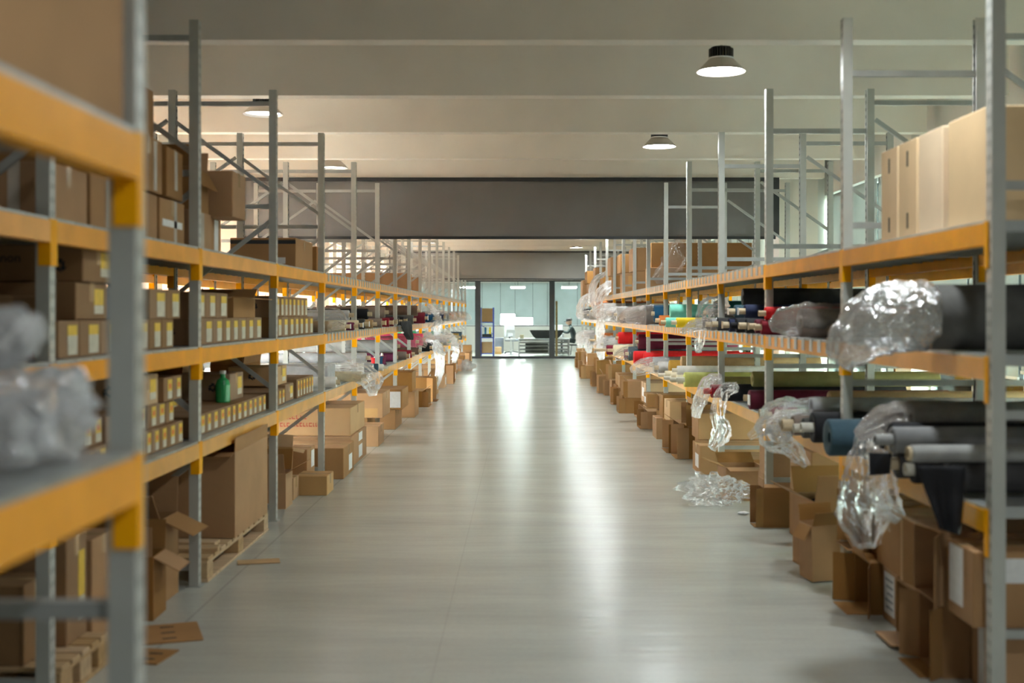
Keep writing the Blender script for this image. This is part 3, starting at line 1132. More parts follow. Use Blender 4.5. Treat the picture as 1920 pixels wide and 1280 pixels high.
def fabric_roll(side, y, zc, r, colour, label, group, protr=0.06, length=1.45, core=0.045, core_mat='core_card', sleeve=None, ticket=None, seed=0, core_r=None, avoid=True, tail=0.0):
    """bolt of cloth lying across the rack; its end shows at the aisle. sleeve = film material"""
    if avoid:
        y = clear_of_frames(side, y, r)
    s = 1 if side == 'R' else -1
    x = (RX if side == 'R' else LX) - s * protr
    b = MB()
    n = 28
    rnd = random.Random(seed + int(y * 100))
    cr = core_r or min(0.026, r * 0.45)
    prof = [(cr, 0.012), (r * 0.55, 0.004), (r * 0.93, 0.0), (r, 0.008), (r * 1.0, length * 0.3), (r * 0.985, length * 0.6), (r, length - 0.008), (r * 0.93, length), (cr, length - 0.01)]
    b.lathe(prof, n, axis='X')
    # slightly uneven outer wrap with a loose edge
    for i, v in enumerate(b.v):
        q = math.atan2(v[2], v[1])
        rr = math.hypot(v[1], v[2])
        if rr > cr * 1.3:
            k2 = 1 + 0.03 * noise.noise(Vector((v[0] * 2.2, math.cos(q) * 1.5 + seed, math.sin(q) * 1.5)))
            b.v[i] = (v[0], v[1] * k2, v[2] * k2)
    me = fix_normals(b.mesh('fabric_roll', 'fabric_' + colour.replace(' ', '_'), smooth=True))
    o = obj('fabric_roll', me, None, (x, y, zc), (0, 0, 0 if s > 0 else math.pi))
    tag(o, label, 'fabric roll', group)
    if core > 0:
        c = MB().lathe([(cr * 0.99, -core), (cr * 0.99, 0.06), (cr * 0.78, 0.06), (cr * 0.78, -core)], 18, axis='X', closed=True)
        obj('core_tube', fix_normals(c.mesh('core_tube', core_mat)), o)
    if sleeve:
        L0 = length * 0.55
        ext = 0.16 + rnd.random() * 0.12
        path = [(L0, 0, 0), (L0 * 0.5, 0, 0), (0.05, 0, 0), (-ext * 0.4, 0, -0.01), (-ext, 0, -0.05 - rnd.random() * 0.04)]
        rr = [r * 1.05, r * 1.06, r * 1.10, r * 0.9, r * 0.35]
        film(path, rr, None, seed=seed + 3, amp=0.12, material=sleeve, parent=o, name='plastic_sleeve', closed=(False, True), nseg=40, sub=9, fold=7, pleat=lambda t: 0.03 if t < 0.5 else 0.03 + (t - 0.5) * 0.9, keep=(protr - 0.05, -r + 0.001))
    if ticket:
        w = min(0.10, r * 1.3)
        tk = MB().box(-core - 0.004 if core > 0 else -0.004, -core - 0.002 if core > 0 else -0.002, -w / 2, w / 2, -w * 0.4, w * 0.4)
        obj('paper_ticket', tk.mesh('paper_ticket', ticket), o)
    return o

def pallet(x0, x1, y0, y1, label, group='wooden pallets', h=0.13, z=0.0):
    """boards run along X on top; three bearers along Y"""
    o = empty('wooden_pallet', ((x0 + x1) / 2, (y0 + y1) / 2, z))
    tag(o, label, 'pallet', group)
    w, d = x1 - x0, y1 - y0
    n = max(5, int(d / 0.14))
    bw = d / n * 0.78
    for i in range(n):
        yc = -d / 2 + d * (i + 0.5) / n
        obj('deck_board', cbox('deck_board', 'wood', -w / 2, w / 2, -bw / 2, bw / 2, h - 0.018, h, 0.002), o, (0, yc, 0))
    for i in range(3):
        xc = (-w / 2 + 0.045, 0, w / 2 - 0.045)[i]
        obj('stringer_board', cbox('stringer_board', 'wood', -0.045, 0.045, -d / 2, d / 2, h - 0.034, h - 0.0182, 0.002), o, (xc, 0, 0))
        for j in range(3):
            yc = (-d / 2 + 0.06, 0, d / 2 - 0.06)[j]
            obj('block', cbox('block', 'wood', -0.045, 0.045, -0.06, 0.06, 0.0165, h - 0.0342, 0.003), o, (xc, yc, 0))
        obj('bottom_board', cbox('bottom_board', 'wood', -0.05, 0.05, -d / 2, d / 2, 0.0, 0.016, 0.002), o, (xc, 0, 0))
    return o

def cloth_drape(corner_pts, label, material, thick=0.006, seed=0, name='hanging_cloth', rows=18, cols=12, fold=0.03):
    """cloth hanging between a top edge a-b and a bottom edge c-d (bilinear), with vertical folds, real thickness"""
    a, b, c, d = [Vector(p) for p in corner_pts]
    n = (b - a).cross(c - a).normalized()
    base = a.copy()
    front, back = [], []
    for i in range(rows + 1):
        t = i / rows
        for j in range(cols + 1):
            u = j / cols
            p = (a * (1 - u) + b * u) * (1 - t) + (c * (1 - u) + d * u) * t
            f = math.sin(u * 9 + seed + t * 1.5) * fold * (0.25 + t) + noise.noise(p * 9 + Vector((seed, 0, 0))) * fold * 0.8
            q = p + n * f
            front.append(q - base)
            back.append(q + n * thick - base)
    W = cols + 1
    N = len(front)
    fs = []
    for i in range(rows):
        for j in range(cols):
            q = (i * W + j, i * W + j + 1, (i + 1) * W + j + 1, (i + 1) * W + j)
            fs.append(q)
            fs.append(tuple(N + z for z in reversed(q)))
    rim = [i for i in range(W)] + [i * W + cols for i in range(1, rows + 1)] + [rows * W + j for j in range(cols - 1, -1, -1)] + [i * W for i in range(rows - 1, 0, -1)]
    for i in range(len(rim)):
        p, q = rim[i], rim[(i + 1) % len(rim)]
        fs.append((q, p, N + p, N + q))
    me = bpy.data.meshes.new(name)
    me.from_pydata([tuple(v) for v in front + back], [], fs)
    me.materials.append(MATS[material])
    me.polygons.foreach_set('use_smooth', [True] * len(me.polygons))
    me.update()
    fix_normals(me)
    o = obj(name, me, None, base)
    tag(o, label, 'cloth')
    return o

# ------------------------------------------------------------------ goods on the left racks
rl = random.Random(11)
ZL = [z + DECK_T + 0.001 for z in LEV_L]
ZR = [z + DECK_T + 0.001 for z in LEV_R]
XI = LX - 0.062            # front line of goods set behind the posts

def ink_run(z, y0, y1, w, h, depth, rowname, group, first=0, style=0, jit=0.0, marks=(), setback=0.0, gap=0.006, wvar=0.12):
    """a row of small cartons from y0 to y1; returns list of (y, width)"""
    y = y0
    out = []
    i = first
    while True:
        ww = w * (1 + rl.uniform(-wvar, wvar))
        if y + ww > y1:
            break
        i += 1
        lab = 'small stickered carton, %s of %s' % (ordinal(i), rowname)
        ink_carton(XI, y, ww, h, depth, z, lab, group, mark=((i - first - 1) in marks), style=style, setback=setback + rl.uniform(0, jit))
        out.append((y, ww))
        y += ww + gap
    return out

# middle shelf: bottom row runs over several bays, second row on top of part of it
g2 = 'small cartons on the middle left shelf'
ink_run(ZL[1], 4.60, 6.32, 0.215, 0.145, 0.40, 'lower row on middle left shelf, first bay', g2, style=1, marks=(0,))
ink_run(ZL[1], 6.45, 8.33, 0.215, 0.145, 0.40, 'lower row, middle left shelf, second bay', g2, style=1, marks=(0,))
ink_run(ZL[1], 8.45, 10.30, 0.205, 0.145, 0.40, 'lower row, middle left shelf, third bay', g2, style=1, marks=(0,))
ZU = ZL[1] + 0.1465
for i, yj in enumerate((5.33, 5.56)):      # two grey canisters
    b = MB().lathe([(0.0, 0.0), (0.085, 0.0), (0.09, 0.01), (0.09, 0.115), (0.07, 0.14), (0.035, 0.145), (0.035, 0.16), (0.0, 0.16)], 20)
    o = obj('canister', b.mesh('canister', 'grey_plastic'), None, (XI - 0.11, yj, ZU))
    tag(o, ('grey plastic canister on the left small cartons, nearer of two', 'grey plastic canister on the left small cartons, farther of two')[i], 'canister', 'grey canisters')
    obj('lid', MB().lathe([(0.0, 0.16), (0.04, 0.16), (0.04, 0.175), (0.0, 0.175)], 16).mesh('lid', 'dark_metal'), o)
ink_run(ZU, 5.72, 6.32, 0.25, 0.145, 0.40, 'upper row, middle left shelf, first bay', g2, style=1, marks=(0,))
ink_run(ZU, 6.45, 7.35, 0.25, 0.145, 0.40, 'upper row, middle left shelf, second bay', g2, style=1, marks=(0,))
o = open_carton(0.40, 0.60, 0.13, (XI - 0.21, 7.72, ZU), 'shallow open carton with dark lid lying on small cartons, middle left shelf', None, angles=(95, 60, 95, 95), flap=0.12)
sticker(o, '-y', 0.40, 0.60, 0.13, 0.02, 0.0, 0.22, 0.075, 'paper_white', 'paper_band')
sticker(o, '-y', 0.40, 0.60, 0.13, -0.05, 0.0, 0.03, 0.05, 'print_blue', 'blue_mark')
ink_run(ZU, 8.45, 10.0, 0.16, 0.15, 0.40, 'upper row, middle left shelf, third bay', g2, style=1, marks=(0,))
# bigger printed cartons seen between the two nearest posts, middle shelf
for i, (a, c, zz, hh) in enumerate(((4.52, 4.585, 0, 0.0),)):
    pass
def printed_carton(x0, x1, y0, y1, z, h, label, text=None, marks=(), group='large printed cartons', blue=False, orange=False, material='ink_card'):
    o = carton(x0, x1, y0, y1, z, h, label, group, material=material, tape='x')
    d = y1 - y0
    w = abs(x1 - x0)
    for (u, v, r) in marks:
        recycle(o, d, h, u, v, r)
    if text:
        text_part(o, text[0], text[1], (text[2], -d / 2 - 0.0008, h / 2 + text[3]), FRONT, 'print_black')
    if blue:
        me = MB()
        me.lathe([(0, -0.0012), (0.05, -0.0012), (0.05, 0.0), (0, 0.0)], 24)
        ob = obj('blue_disc', me.mesh('blue_disc', 'print_blue'), o, (-0.02, -d / 2 - 0.0005, h / 2), (math.pi / 2, 0, 0))
    sticker(o, '+x', w, d, h, d * 0.22, h * 0.12, d * 0.3, h * 0.44, 'label_yellow', 'yellow_sticker')
    sticker(o, '+x', w, d, h, d * 0.22, -h * 0.22, d * 0.3, h * 0.23, 'label_cream', 'white_sticker')
    return o

printed_carton(XI - 0.02, XI - 0.52, 4.52, 4.59, ZL[1], 0.24, 'upright printed carton at near end of middle left shelf with black lettering', None)
printed_carton(XI - 0.48, XI - 0.03, 4.86, 5.22, ZU, 0.155, 'printed carton on top of first-bay small cartons, lower of two', ('Canon', 0.055, -0.10, 0.01), [(0.10, -0.02, 0.034)])
printed_carton(XI - 0.46, XI - 0.01, 4.88, 5.24, ZU + 0.1575, 0.15, 'printed carton on top of first-bay small cartons, upper of two', ('Canon', 0.055, -0.10, 0.02), [(0.13, -0.01, 0.034)])
# between frames -2 and -1 (behind the blurred rack)
printed_carton(XI - 0.50, XI - 0.02, 3.55, 3.85, ZL[1], 0.20, 'carton with round blue mark behind the blurred near rack', None, [], blue=True)

# lower shelf
g1 = 'small cartons on the lower left shelf'
ink_run(ZL[0], 4.60, 6.32, 0.125, 0.115, 0.38, 'bottom row, lower left shelf, first bay', g1, marks=(0,))
ink_run(ZL[0], 6.45, 8.33, 0.135, 0.115, 0.30, 'bottom row, lower left shelf, second bay', g1, marks=(0,))
ink_run(ZL[0], 8.45, 9.05, 0.125, 0.115, 0.30, 'bottom row, lower left shelf, third bay', g1, marks=(0,))
ink_run(ZL[0], 9.45, 10.30, 0.12, 0.15, 0.30, 'far bottom row, lower left shelf, third bay', g1, marks=(0,))
zl1 = ZL[0] + 0.1165
ink_run(zl1, 4.60, 6.30, 0.14, 0.115, 0.38, 'second row, lower left shelf, first bay', g1, marks=(0, 5), jit=0.03)
zl2 = zl1 + 0.1165
ink_run(zl2, 5.95, 6.30, 0.15, 0.12, 0.36, 'third row, lower left shelf, first bay', g1, marks=(0,))
# larger printed cartons behind and among them
def pc(y0, y1, x0, x1, z, h, lab, marks=(), **k):
    return printed_carton(min(x0, x1), max(x0, x1), y0, y1, z, h, lab, None, marks, **k)
pc(5.62, 5.92, XI - 0.34, XI - 0.02, zl2, 0.145, 'pinkish printed carton topping the first-bay pile, lower left shelf', [(0.02, 0.0, 0.035), (-0.09, 0.02, 0.02)], material='cardboard_pale')
pc(6.95, 7.30, XI - 0.62, XI - 0.315, ZL[0], 0.30, 'tall pale carton behind the small cartons, second bay', [(0.05, 0.03, 0.04)], material='cardboard_pale')
pc(6.50, 6.92, XI - 0.64, XI - 0.315, ZL[0], 0.25, 'pale carton standing behind second-bay small cartons, near end', [(0.05, 0.02, 0.035)], material='cardboard_pale')
pc(7.62, 7.98, XI - 0.42, XI - 0.08, zl1, 0.17, 'printed carton on second-bay small cartons next to green bottle', [(0.06, 0.0, 0.035)])
pc(9.10, 9.42, XI - 0.40, XI - 0.02, ZL[0], 0.13, 'printed carton at the middle of third bay, lower left shelf', [(0.07, 0.0, 0.03)])
pc(8.95, 9.35, XI - 0.42, XI - 0.06, ZL[0] + 0.1315, 0.14, 'printed carton stacked at third bay, lower left shelf', [(0.0, 0.0, 0.035)], material='cardboard_pale')
open_carton(0.30, 0.50, 0.24, (XI - 0.59, 8.05, ZL[0]), 'open carton with raised flap behind second-bay small cartons', None, angles=(5, 10, 12, 14), flap=0.13)
open_carton(0.26, 0.62, 0.27, (XI - 0.55, 9.75, ZL[0]), 'open carton with raised flap behind third-bay small cartons', None, angles=(8, 8, 5, 10), flap=0.12)
# green bottle
b = MB().lathe([(0.0, 0.0), (0.042, 0.0), (0.045, 0.008), (0.045, 0.11), (0.036, 0.14), (0.016, 0.155), (0.016, 0.18), (0.0, 0.18)], 20)
o = obj('plastic_bottle', b.mesh('plastic_bottle', 'glass_bottle', smooth=False), None, (XI - 0.1, 7.52, zl1))
tag(o, 'green plastic bottle standing on small cartons of the lower left shelf', 'bottle')
obj('cap', MB().lathe([(0.0, 0.178), (0.02, 0.178), (0.02, 0.198), (0.0, 0.198)], 14).mesh('cap', 'white_metal'), o)
# long tube lying at the near end
b = MB().tube((0, -0.6, 0), (0, 0.3, 0), 0.02, 14)
o = obj('cardboard_tube', b.mesh('cardboard_tube', 'core_white'), None, (XI - 0.5, 5.2, ZL[0] + 0.02))
tag(o, 'thin white tube lying at the back of first bay, lower left shelf', 'tube')

# top shelf cartons near the camera
g3 = 'brown cartons on the top left shelf'
A = 'brown taped carton on top left shelf, '
WT = [('+x', 0.0, 0.0, 0.06, 0.2, 'tape_clear', 'white_tape')]
carton(XI - 0.46, XI, 4.50, 4.90, ZL[2], 0.22, A + 'lowest at the near end', g3, stickers=[('-y', 0.1, 0.0, 0.045, 0.22, 'tape_clear', 'white_tape')])
carton(XI - 0.44, XI, 4.94, 5.36, ZL[2], 0.23, A + 'bottom row, second from near end', g3, stickers=WT)
carton(XI - 0.46, XI, 5.40, 5.84, ZL[2], 0.22, A + 'bottom row, third from near end', g3, stickers=[('+x', 0.0, 0.0, 0.07, 0.22, 'tape_clear', 'white_tape'), ('-y', 0.05, 0.02, 0.16, 0.05, 'paper_white', 'printed_band')])
carton(XI - 0.45, XI, 5.88, 6.31, ZL[2], 0.22, A + 'bottom row, beside the second post', g3, stickers=[('+x', 0.05, 0.0, 0.05, 0.22, 'tape_clear', 'white_tape'), ('+x', 0.0, -0.01, 0.34, 0.035, 'paper_white', 'printed_band')])
carton(XI - 0.40, XI, 6.46, 6.85, ZL[2], 0.21, A + 'bottom row, just past the second post', g3, stickers=[('+x', 0.0, 0.0, 0.09, 0.2, 'tape_clear', 'white_tape')])
carton(XI - 0.40, XI - 0.03, 6.88, 7.2, ZL[2], 0.202, A + 'bottom row, at the far end', g3, stickers=[('+x', 0.04, 0.0, 0.09, 0.19, 'paper_white', 'white_sheet')])
z2 = ZL[2] + 0.232
carton(XI - 0.42, XI + 0.01, 5.02, 5.46, z2, 0.25, A + 'second layer, near end', g3)
carton(XI - 0.42, XI, 5.50, 5.92, z2, 0.26, A + 'second layer, in the middle', g3, stickers=[('+x', 0.1, 0.0, 0.05, 0.24, 'tape_clear', 'white_tape')])
carton(XI - 0.42, XI, 5.96, 6.30, z2, 0.25, A + 'second layer, crooked beside post', g3, rz=0.05, stickers=[('+x', 0.02, 0.02, 0.06, 0.2, 'tape_clear', 'white_tape')])
open_carton(0.40, 0.34, 0.23, (XI - 0.21, 6.66, ZL[2] + 0.212), 'open carton with hanging flap on the top left shelf', None, angles=(150, 10, 12, 10), flap=0.12)
carton(XI - 0.34, XI + 0.11, 6.90, 7.22, ZL[2] + 0.2035, 0.265, 'brown carton jutting out over the aisle on the top left shelf', None)
carton(XI - 0.46, XI - 0.06, 5.62, 5.98, z2 + 0.2625, 0.26, 'dark carton, highest of the pile on the top left shelf', g3)
# farther cartons
carton(XI - 0.50, XI + 0.01, 9.35, 10.1, ZL[2], 0.235, 'wide brown carton with black edge on the top left shelf, third bay', None,
       stickers=[('-y', 0.13, -0.06, 0.09, 0.05, 'paper_white', 'white_label'), ('-y', 0, 0.085, 0.508, 0.03, 'dark_metal', 'black_band')])
carton(XI - 0.40, XI - 0.02, 10.48, 10.9, ZL[2], 0.23, 'narrow brown carton just past the fourth post on the top left shelf', None)
carton(LX - 1.30, LX - 0.07, 18.7, 19.3, ZL[2], 0.27, 'long brown carton far along the top left shelf, nearer of two', None)
carton(LX - 1.05, LX - 0.07, 20.6, 21.1, ZL[2], 0.26, 'long brown carton far along the top left shelf, farther of two', None)
# blurred near rack
carton(-1.35, -0.712, 1.30, 2.145, 1.783, 0.60, 'large blurred brown carton on top of the rack closest to the viewer', None, material='cardboard',
       stickers=[('-y', 0.0, 0.0, 0.06, 0.5, 'tape_tan', 'tape_strip'), ('+x', -0.2, 0.05, 0.05, 0.5, 'tape_tan', 'tape_strip')])
blob((-0.80, 1.93, 1.285), (0.115, 0.15, 0.085), 'blurred heap of clear plastic film on the rack closest to the viewer', seed=4, material='film_white', floor_z=1.203, amp=0.3)
blob((-0.82, 1.90, 1.415), (0.065, 0.07, 0.05), 'smaller blurred bundle of plastic film on top of the near heap', seed=9, material='film_white', amp=0.3)
# behind the blurred rack on the top shelf, bay between frames -2 and -1
carton(XI - 0.44, XI - 0.01, 3.72, 4.10, ZL[2], 0.25, 'brown carton with white tape seen behind the blurred near rack', None, stickers=[('-y', 0.13, 0.0, 0.04, 0.25, 'paper_white', 'white_tape'), ('-y', 0.0, 0.02, 0.2, 0.05, 'tape_clear', 'printed_band')])

# ------------------------------------------------------------------ left: rolls of cloth
def lroll(level, px, r, colour, protr, extra='', layer=0.0, **kw):
    x = abs(LX) - protr
    y = x * FPX / (980.0 - px)
    z = ZL[level] + r + 0.002 + layer
    lab = kw.pop('label')
    return fabric_roll('L', y, z, r, colour, lab, 'fabric rolls on the left racks', protr=protr, **kw)

MS = ' on the middle left shelf'
LS = ' on the lower left shelf'
film([(LX - 0.45, 10.72, ZL[1] + 0.10), (LX - 0.2, 10.72, ZL[1] + 0.105), (LX + 0.03, 10.7, ZL[1] + 0.115), (LX + 0.14, 10.7, ZL[1] + 0.07)], [0.06, 0.09, 0.095, 0.04],
     'milky plastic bag bulging out of the middle left shelf past the small cartons', seed=2, amp=0.12, material='film_clear', fold=6)
fabric_roll('L', 10.72, ZL[1] + 0.052, 0.05, 'tan', 'brown roll end inside the milky plastic bag, middle left shelf', 'fabric rolls on the left racks', protr=-0.02, core=0.03, avoid=False, length=1.2)
lroll(1, 648, 0.045, 'cream', 0.03, label='cream roll' + MS + ', beside the plastic bag', ticket='paper_white')
lroll(1, 655, 0.05, 'light grey', -0.02, layer=0.1, label='light grey roll lying on others' + MS)
lroll(1, 664, 0.04, 'plum', 0.05, label='dark plum roll end jutting out' + MS, ticket='fabric_navy')
lroll(1, 672, 0.05, 'cream', 0.05, label='cream roll with paper ticket' + MS + ', fourth bay', ticket='paper_white')
lroll(1, 684, 0.055, 'charcoal', 0.04, label='charcoal roll with pale ticket' + MS + ', fourth bay', ticket='paper_white')
lroll(1, 690, 0.06, 'black', 0.0, layer=0.10, label='black roll on the second layer' + MS)
lroll(1, 699, 0.05, 'tan', 0.06, label='tan roll with wide core' + MS + ', beside fifth post')
lroll(1, 716, 0.055, 'taupe', 0.05, label='taupe roll' + MS + ', just past fifth post', ticket='core_card')
lroll(1, 722, 0.07, 'taupe', -0.03, layer=0.11, label='long taupe roll on the upper layer' + MS)
lroll(1, 730, 0.055, 'dark red', 0.08, label='dark red roll with tan ticket' + MS, ticket='core_card')
lroll(1, 738, 0.06, 'maroon', 0.07, label='maroon roll above the hanging black cloth' + MS, ticket='core_card')
lroll(1, 748, 0.055, 'charcoal', 0.02, label='charcoal roll beside the hanging black cloth' + MS)
lroll(1, 757, 0.06, 'black', 0.02, label='black roll with loose end past the hanging cloth' + MS, ticket='core_card')
lroll(1, 775, 0.07, 'dark grey', 0.07, label='thick dark grey roll' + MS + ', left of the wine roll')
lroll(1, 783, 0.085, 'brown', 0.05, layer=0.12, label='thick brown roll on the upper layer' + MS)
lroll(1, 797, 0.09, 'wine', 0.12, label='thick wine red roll end' + MS, ticket='paper_white')
lroll(1, 812, 0.07, 'deep blue', 0.09, label='deep blue roll' + MS + ', first of three', ticket='core_card')
lroll(1, 822, 0.08, 'deep blue', 0.09, label='deep blue roll' + MS + ', second of three', ticket='paper_white')
lroll(1, 832, 0.08, 'navy', 0.10, label='navy roll' + MS + ', last of the blue ones', ticket='paper_white')
lroll(1, 842, 0.10, 'light grey', 0.12, label='light grey roll in film' + MS + ' past the navy one', sleeve='film_milky')
lroll(1, 851, 0.09, 'orange', 0.14, label='orange roll far along the middle left shelf', sleeve='film_clear')
lroll(1, 858, 0.09, 'mustard', 0.16, label='mustard roll far along the middle left shelf')
lroll(1, 865, 0.10, 'white', 0.18, label='white film-wrapped roll at far end of middle left shelf', sleeve='film_milky')
lroll(1, 871, 0.10, 'tan', 0.20, label='tan roll at the very end of the middle left shelf')
cloth_drape([(LX + 0.10, LY(737), ZL[1] + 0.06), (LX + 0.10, LY(737) + 1.5, ZL[1] + 0.06), (LX + 0.10, LY(737) + 1.1, ZL[1] - 0.20), (LX + 0.10, LY(737) + 1.55, ZL[1] - 0.22)],
            'black cloth corner hanging from the middle left shelf', 'fabric_black', seed=1)
film([(LX + 0.10, LY(803), ZL[1] + 0.17), (LX + 0.15, LY(804), ZL[1] + 0.12), (LX + 0.16, LY(803), ZL[1] - 0.1), (LX + 0.13, LY(800), ZL[1] - 0.28)], [(0.2, 0.03), (0.3, 0.04), (0.35, 0.05), (0.2, 0.03)],
     'thin plastic film hanging below the wine roll, left rack', seed=7, amp=0.35, material='film_clear', fold=3)

# lower shelf
fabric_roll('L', 10.75, ZL[0] + 0.055, 0.05, 'white', 'white roll at the near end of lower left shelf rolls', 'fabric rolls on the left racks', protr=0.05, core=0.03)
carton(LX - 0.62, LX - 0.08, 11.05, 11.5, ZL[0], 0.19, 'pale grey foam block on the lower left shelf beside the white rolls', None, material='fabric_light_grey', tape=None, name='foam_block')
fabric_roll('L', 11.62, ZL[0] + 0.06, 0.05, 'cream', 'cream tube roll with knotted film' + LS, 'fabric rolls on the left racks', protr=0.16, core=0.04)
film([(LX - 0.1, 11.7, ZL[0] + 0.12), (LX + 0.12, 11.68, ZL[0] + 0.10), (LX + 0.23, 11.68, ZL[0] + 0.03), (LX + 0.26, 11.68, ZL[0] - 0.13)], [(0.09, 0.06), (0.13, 0.1), (0.16, 0.10), (0.05, 0.04)],
     'bunched plastic film hanging off the lower left shelf, fourth bay', seed=12, amp=0.28, material='film_milky', fold=6)
fabric_roll('L', 12.0, ZL[0] + 0.065, 0.06, 'white', 'thick white roll' + LS + ' beneath the mint sheet', 'fabric rolls on the left racks', protr=0.0)
carton(LX - 1.4, LX - 0.02, 12.62, 13.15, ZL[0], 0.13, 'white slab of cloth folded flat on the lower left shelf', None, material='fabric_white', tape=None, name='cloth_or_shade_block')
fabric_roll('L', 12.95, ZL[0] + 0.19, 0.055, 'light grey', 'light grey roll on the folded white cloth' + LS, 'fabric rolls on the left racks', protr=0.03)
lroll(0, 709, 0.05, 'slate blue', 0.08, label='slate blue thin roll' + LS + ', fifth bay', core=0.0)
lroll(0, 719, 0.04, 'white', 0.10, label='thin white tube' + LS + ' beneath the spools', core=0.05, core_mat='core_white')
for i, (c, dy) in enumerate((('red', 0.0), ('deep blue', 0.35), ('plum', 0.72))):
    yy = 14.95 + dy
    b = MB().lathe([(0, 0), (0.06, 0), (0.06, 0.012), (0.05, 0.014), (0.05, 0.10), (0.06, 0.102), (0.06, 0.115), (0, 0.115)], 20)
    o = obj('thread_spool', b.mesh('thread_spool', 'fabric_' + c.replace(' ', '_')), None, (LX - 0.12, yy, ZL[0] + 0.001))
    tag(o, '%s thread spool standing on the lower left shelf' % c.replace('deep ', ''), 'spool', 'thread spools')
    obj('cone', MB().lathe([(0, 0.115), (0.02, 0.115), (0.012, 0.15), (0, 0.15)], 12).mesh('cone', 'core_white'), o)
lroll(0, 740, 0.06, 'plum', -0.05, label='plum roll' + LS + ' behind the spools', layer=0.0)
lroll(0, 744, 0.085, 'silver grey', -0.02, layer=0.13, label='long silver grey roll on the upper layer' + LS)
lroll(0, 762, 0.06, 'taupe', 0.05, label='taupe roll' + LS + ' beneath the pink ones', ticket='paper_white')
lroll(0, 772, 0.06, 'dark red', 0.06, label='dark red roll' + LS + ' beneath the pink ones')
lroll(0, 780, 0.09, 'pink', 0.04, layer=0.13, label='bright pink roll on the upper layer' + LS + ', nearer one', sleeve='film_clear')
lroll(0, 793, 0.10, 'pink', 0.06, layer=0.13, label='bright pink roll on the upper layer' + LS + ', farther one')
lroll(0, 785, 0.06, 'brown', 0.04, label='brown roll' + LS + ' under the farther pink one')
lroll(0, 806, 0.07, 'black', 0.10, label='black roll' + LS + ', seventh bay', ticket='paper_white')
lroll(0, 815, 0.07, 'charcoal', 0.14, label='charcoal roll with ticket' + LS, ticket='paper_white')
lroll(0, 824, 0.08, 'green', 0.02, layer=0.14, label='green roll on the upper layer' + LS)
lroll(0, 826, 0.07, 'grey', 0.12, label='grey roll under the green one' + LS)
lroll(0, 838, 0.09, 'light grey', 0.14, label='film-wrapped light grey roll' + LS, sleeve='film_milky')
lroll(0, 846, 0.09, 'green', 0.12, label='green roll far along the lower left shelf')
lroll(0, 853, 0.09, 'tan', 0.16, label='tan roll far along the lower left shelf')
lroll(0, 860, 0.09, 'mustard', 0.18, label='mustard roll far along the lower left shelf')
lroll(0, 866, 0.10, 'slate blue', 0.2, label='slate blue roll at the far end of the lower left shelf')
film([(LX + 0.08, LY(800), ZL[0] + 0.16), (LX + 0.16, LY(801), ZL[0] + 0.09), (LX + 0.23, LY(800), ZL[0] - 0.18), (LX + 0.22, LY(798), ZL[0] - 0.48)], [(0.2, 0.05), (0.4, 0.07), (0.45, 0.08), (0.22, 0.05)],
     'long veil of plastic film hanging from the lower left shelf to the floor cartons', seed=21, amp=0.3, material='film_milky', fold=3)
film([(LX + 0.10, LY(833), ZL[0] + 0.14), (LX + 0.18, LY(834), ZL[0] + 0.08), (LX + 0.24, LY(834), ZL[0] - 0.12), (LX + 0.22, LY(833), ZL[0] - 0.24)], [(0.2, 0.05), (0.35, 0.06), (0.35, 0.07), (0.2, 0.05)],
     'shorter veil of plastic film hanging farther along the lower left shelf', seed=23, amp=0.3, material='film_clear', fold=3)

# ------------------------------------------------------------------ left: floor
pallet(-2.42, LX - 0.0, 4.46, 4.98, 'wooden pallet nearest the viewer, beneath the left rack')
# printed cartons on that pallet
printed_carton(-2.38, -1.86, 4.48, 4.72, 0.131, 0.30, 'printed carton in front on the nearest left pallet', None, [(0.1, 0.02, 0.035)])
printed_carton(-2.4, -1.80, 4.74, 4.96, 0.131, 0.42, 'taller printed carton at the back of the nearest left pallet', ('Canon', 0.07, -0.14, 0.1), [(0.12, 0.05, 0.04), (-0.02, 0.04, 0.035)])
carton(-2.30, -1.80, 5.02, 5.30, 0.0, 0.50, 'tall brown carton on the floor behind the nearest left pallet', None, stickers=[('-y', 0.12, 0.10, 0.06, 0.16, 'paper_white', 'white_label'), ('-y', 0.12, 0.14, 0.06, 0.05, 'print_orange', 'orange_print')])
carton(-2.32, -1.82, 5.33, 5.60, 0.0, 0.42, 'brown carton with a paper strip beneath the left rack, first bay', None, stickers=[('-y', 0.1, 0.05, 0.03, 0.16, 'paper_white', 'paper_strip')])
open_carton(0.42, 0.22, 0.30, (-1.95, 5.755, 0.0), 'open carton with big flap over its corner, beneath the left rack', None, angles=(118, 10, 150, 3), flap=0.14, rot=(0, 0, 0.02))
open_carton(0.42, 0.28, 0.42, (-2.00, 6.10, 0.0), 'taller open carton behind the flapped one, beneath the left rack', None, angles=(115, 6, 150, 40), flap=0.18, rot=(0, 0, -0.02))
pallet(-2.42, LX + 0.02, 6.46, 8.0, 'wooden pallet carrying the big carton beneath the left rack')
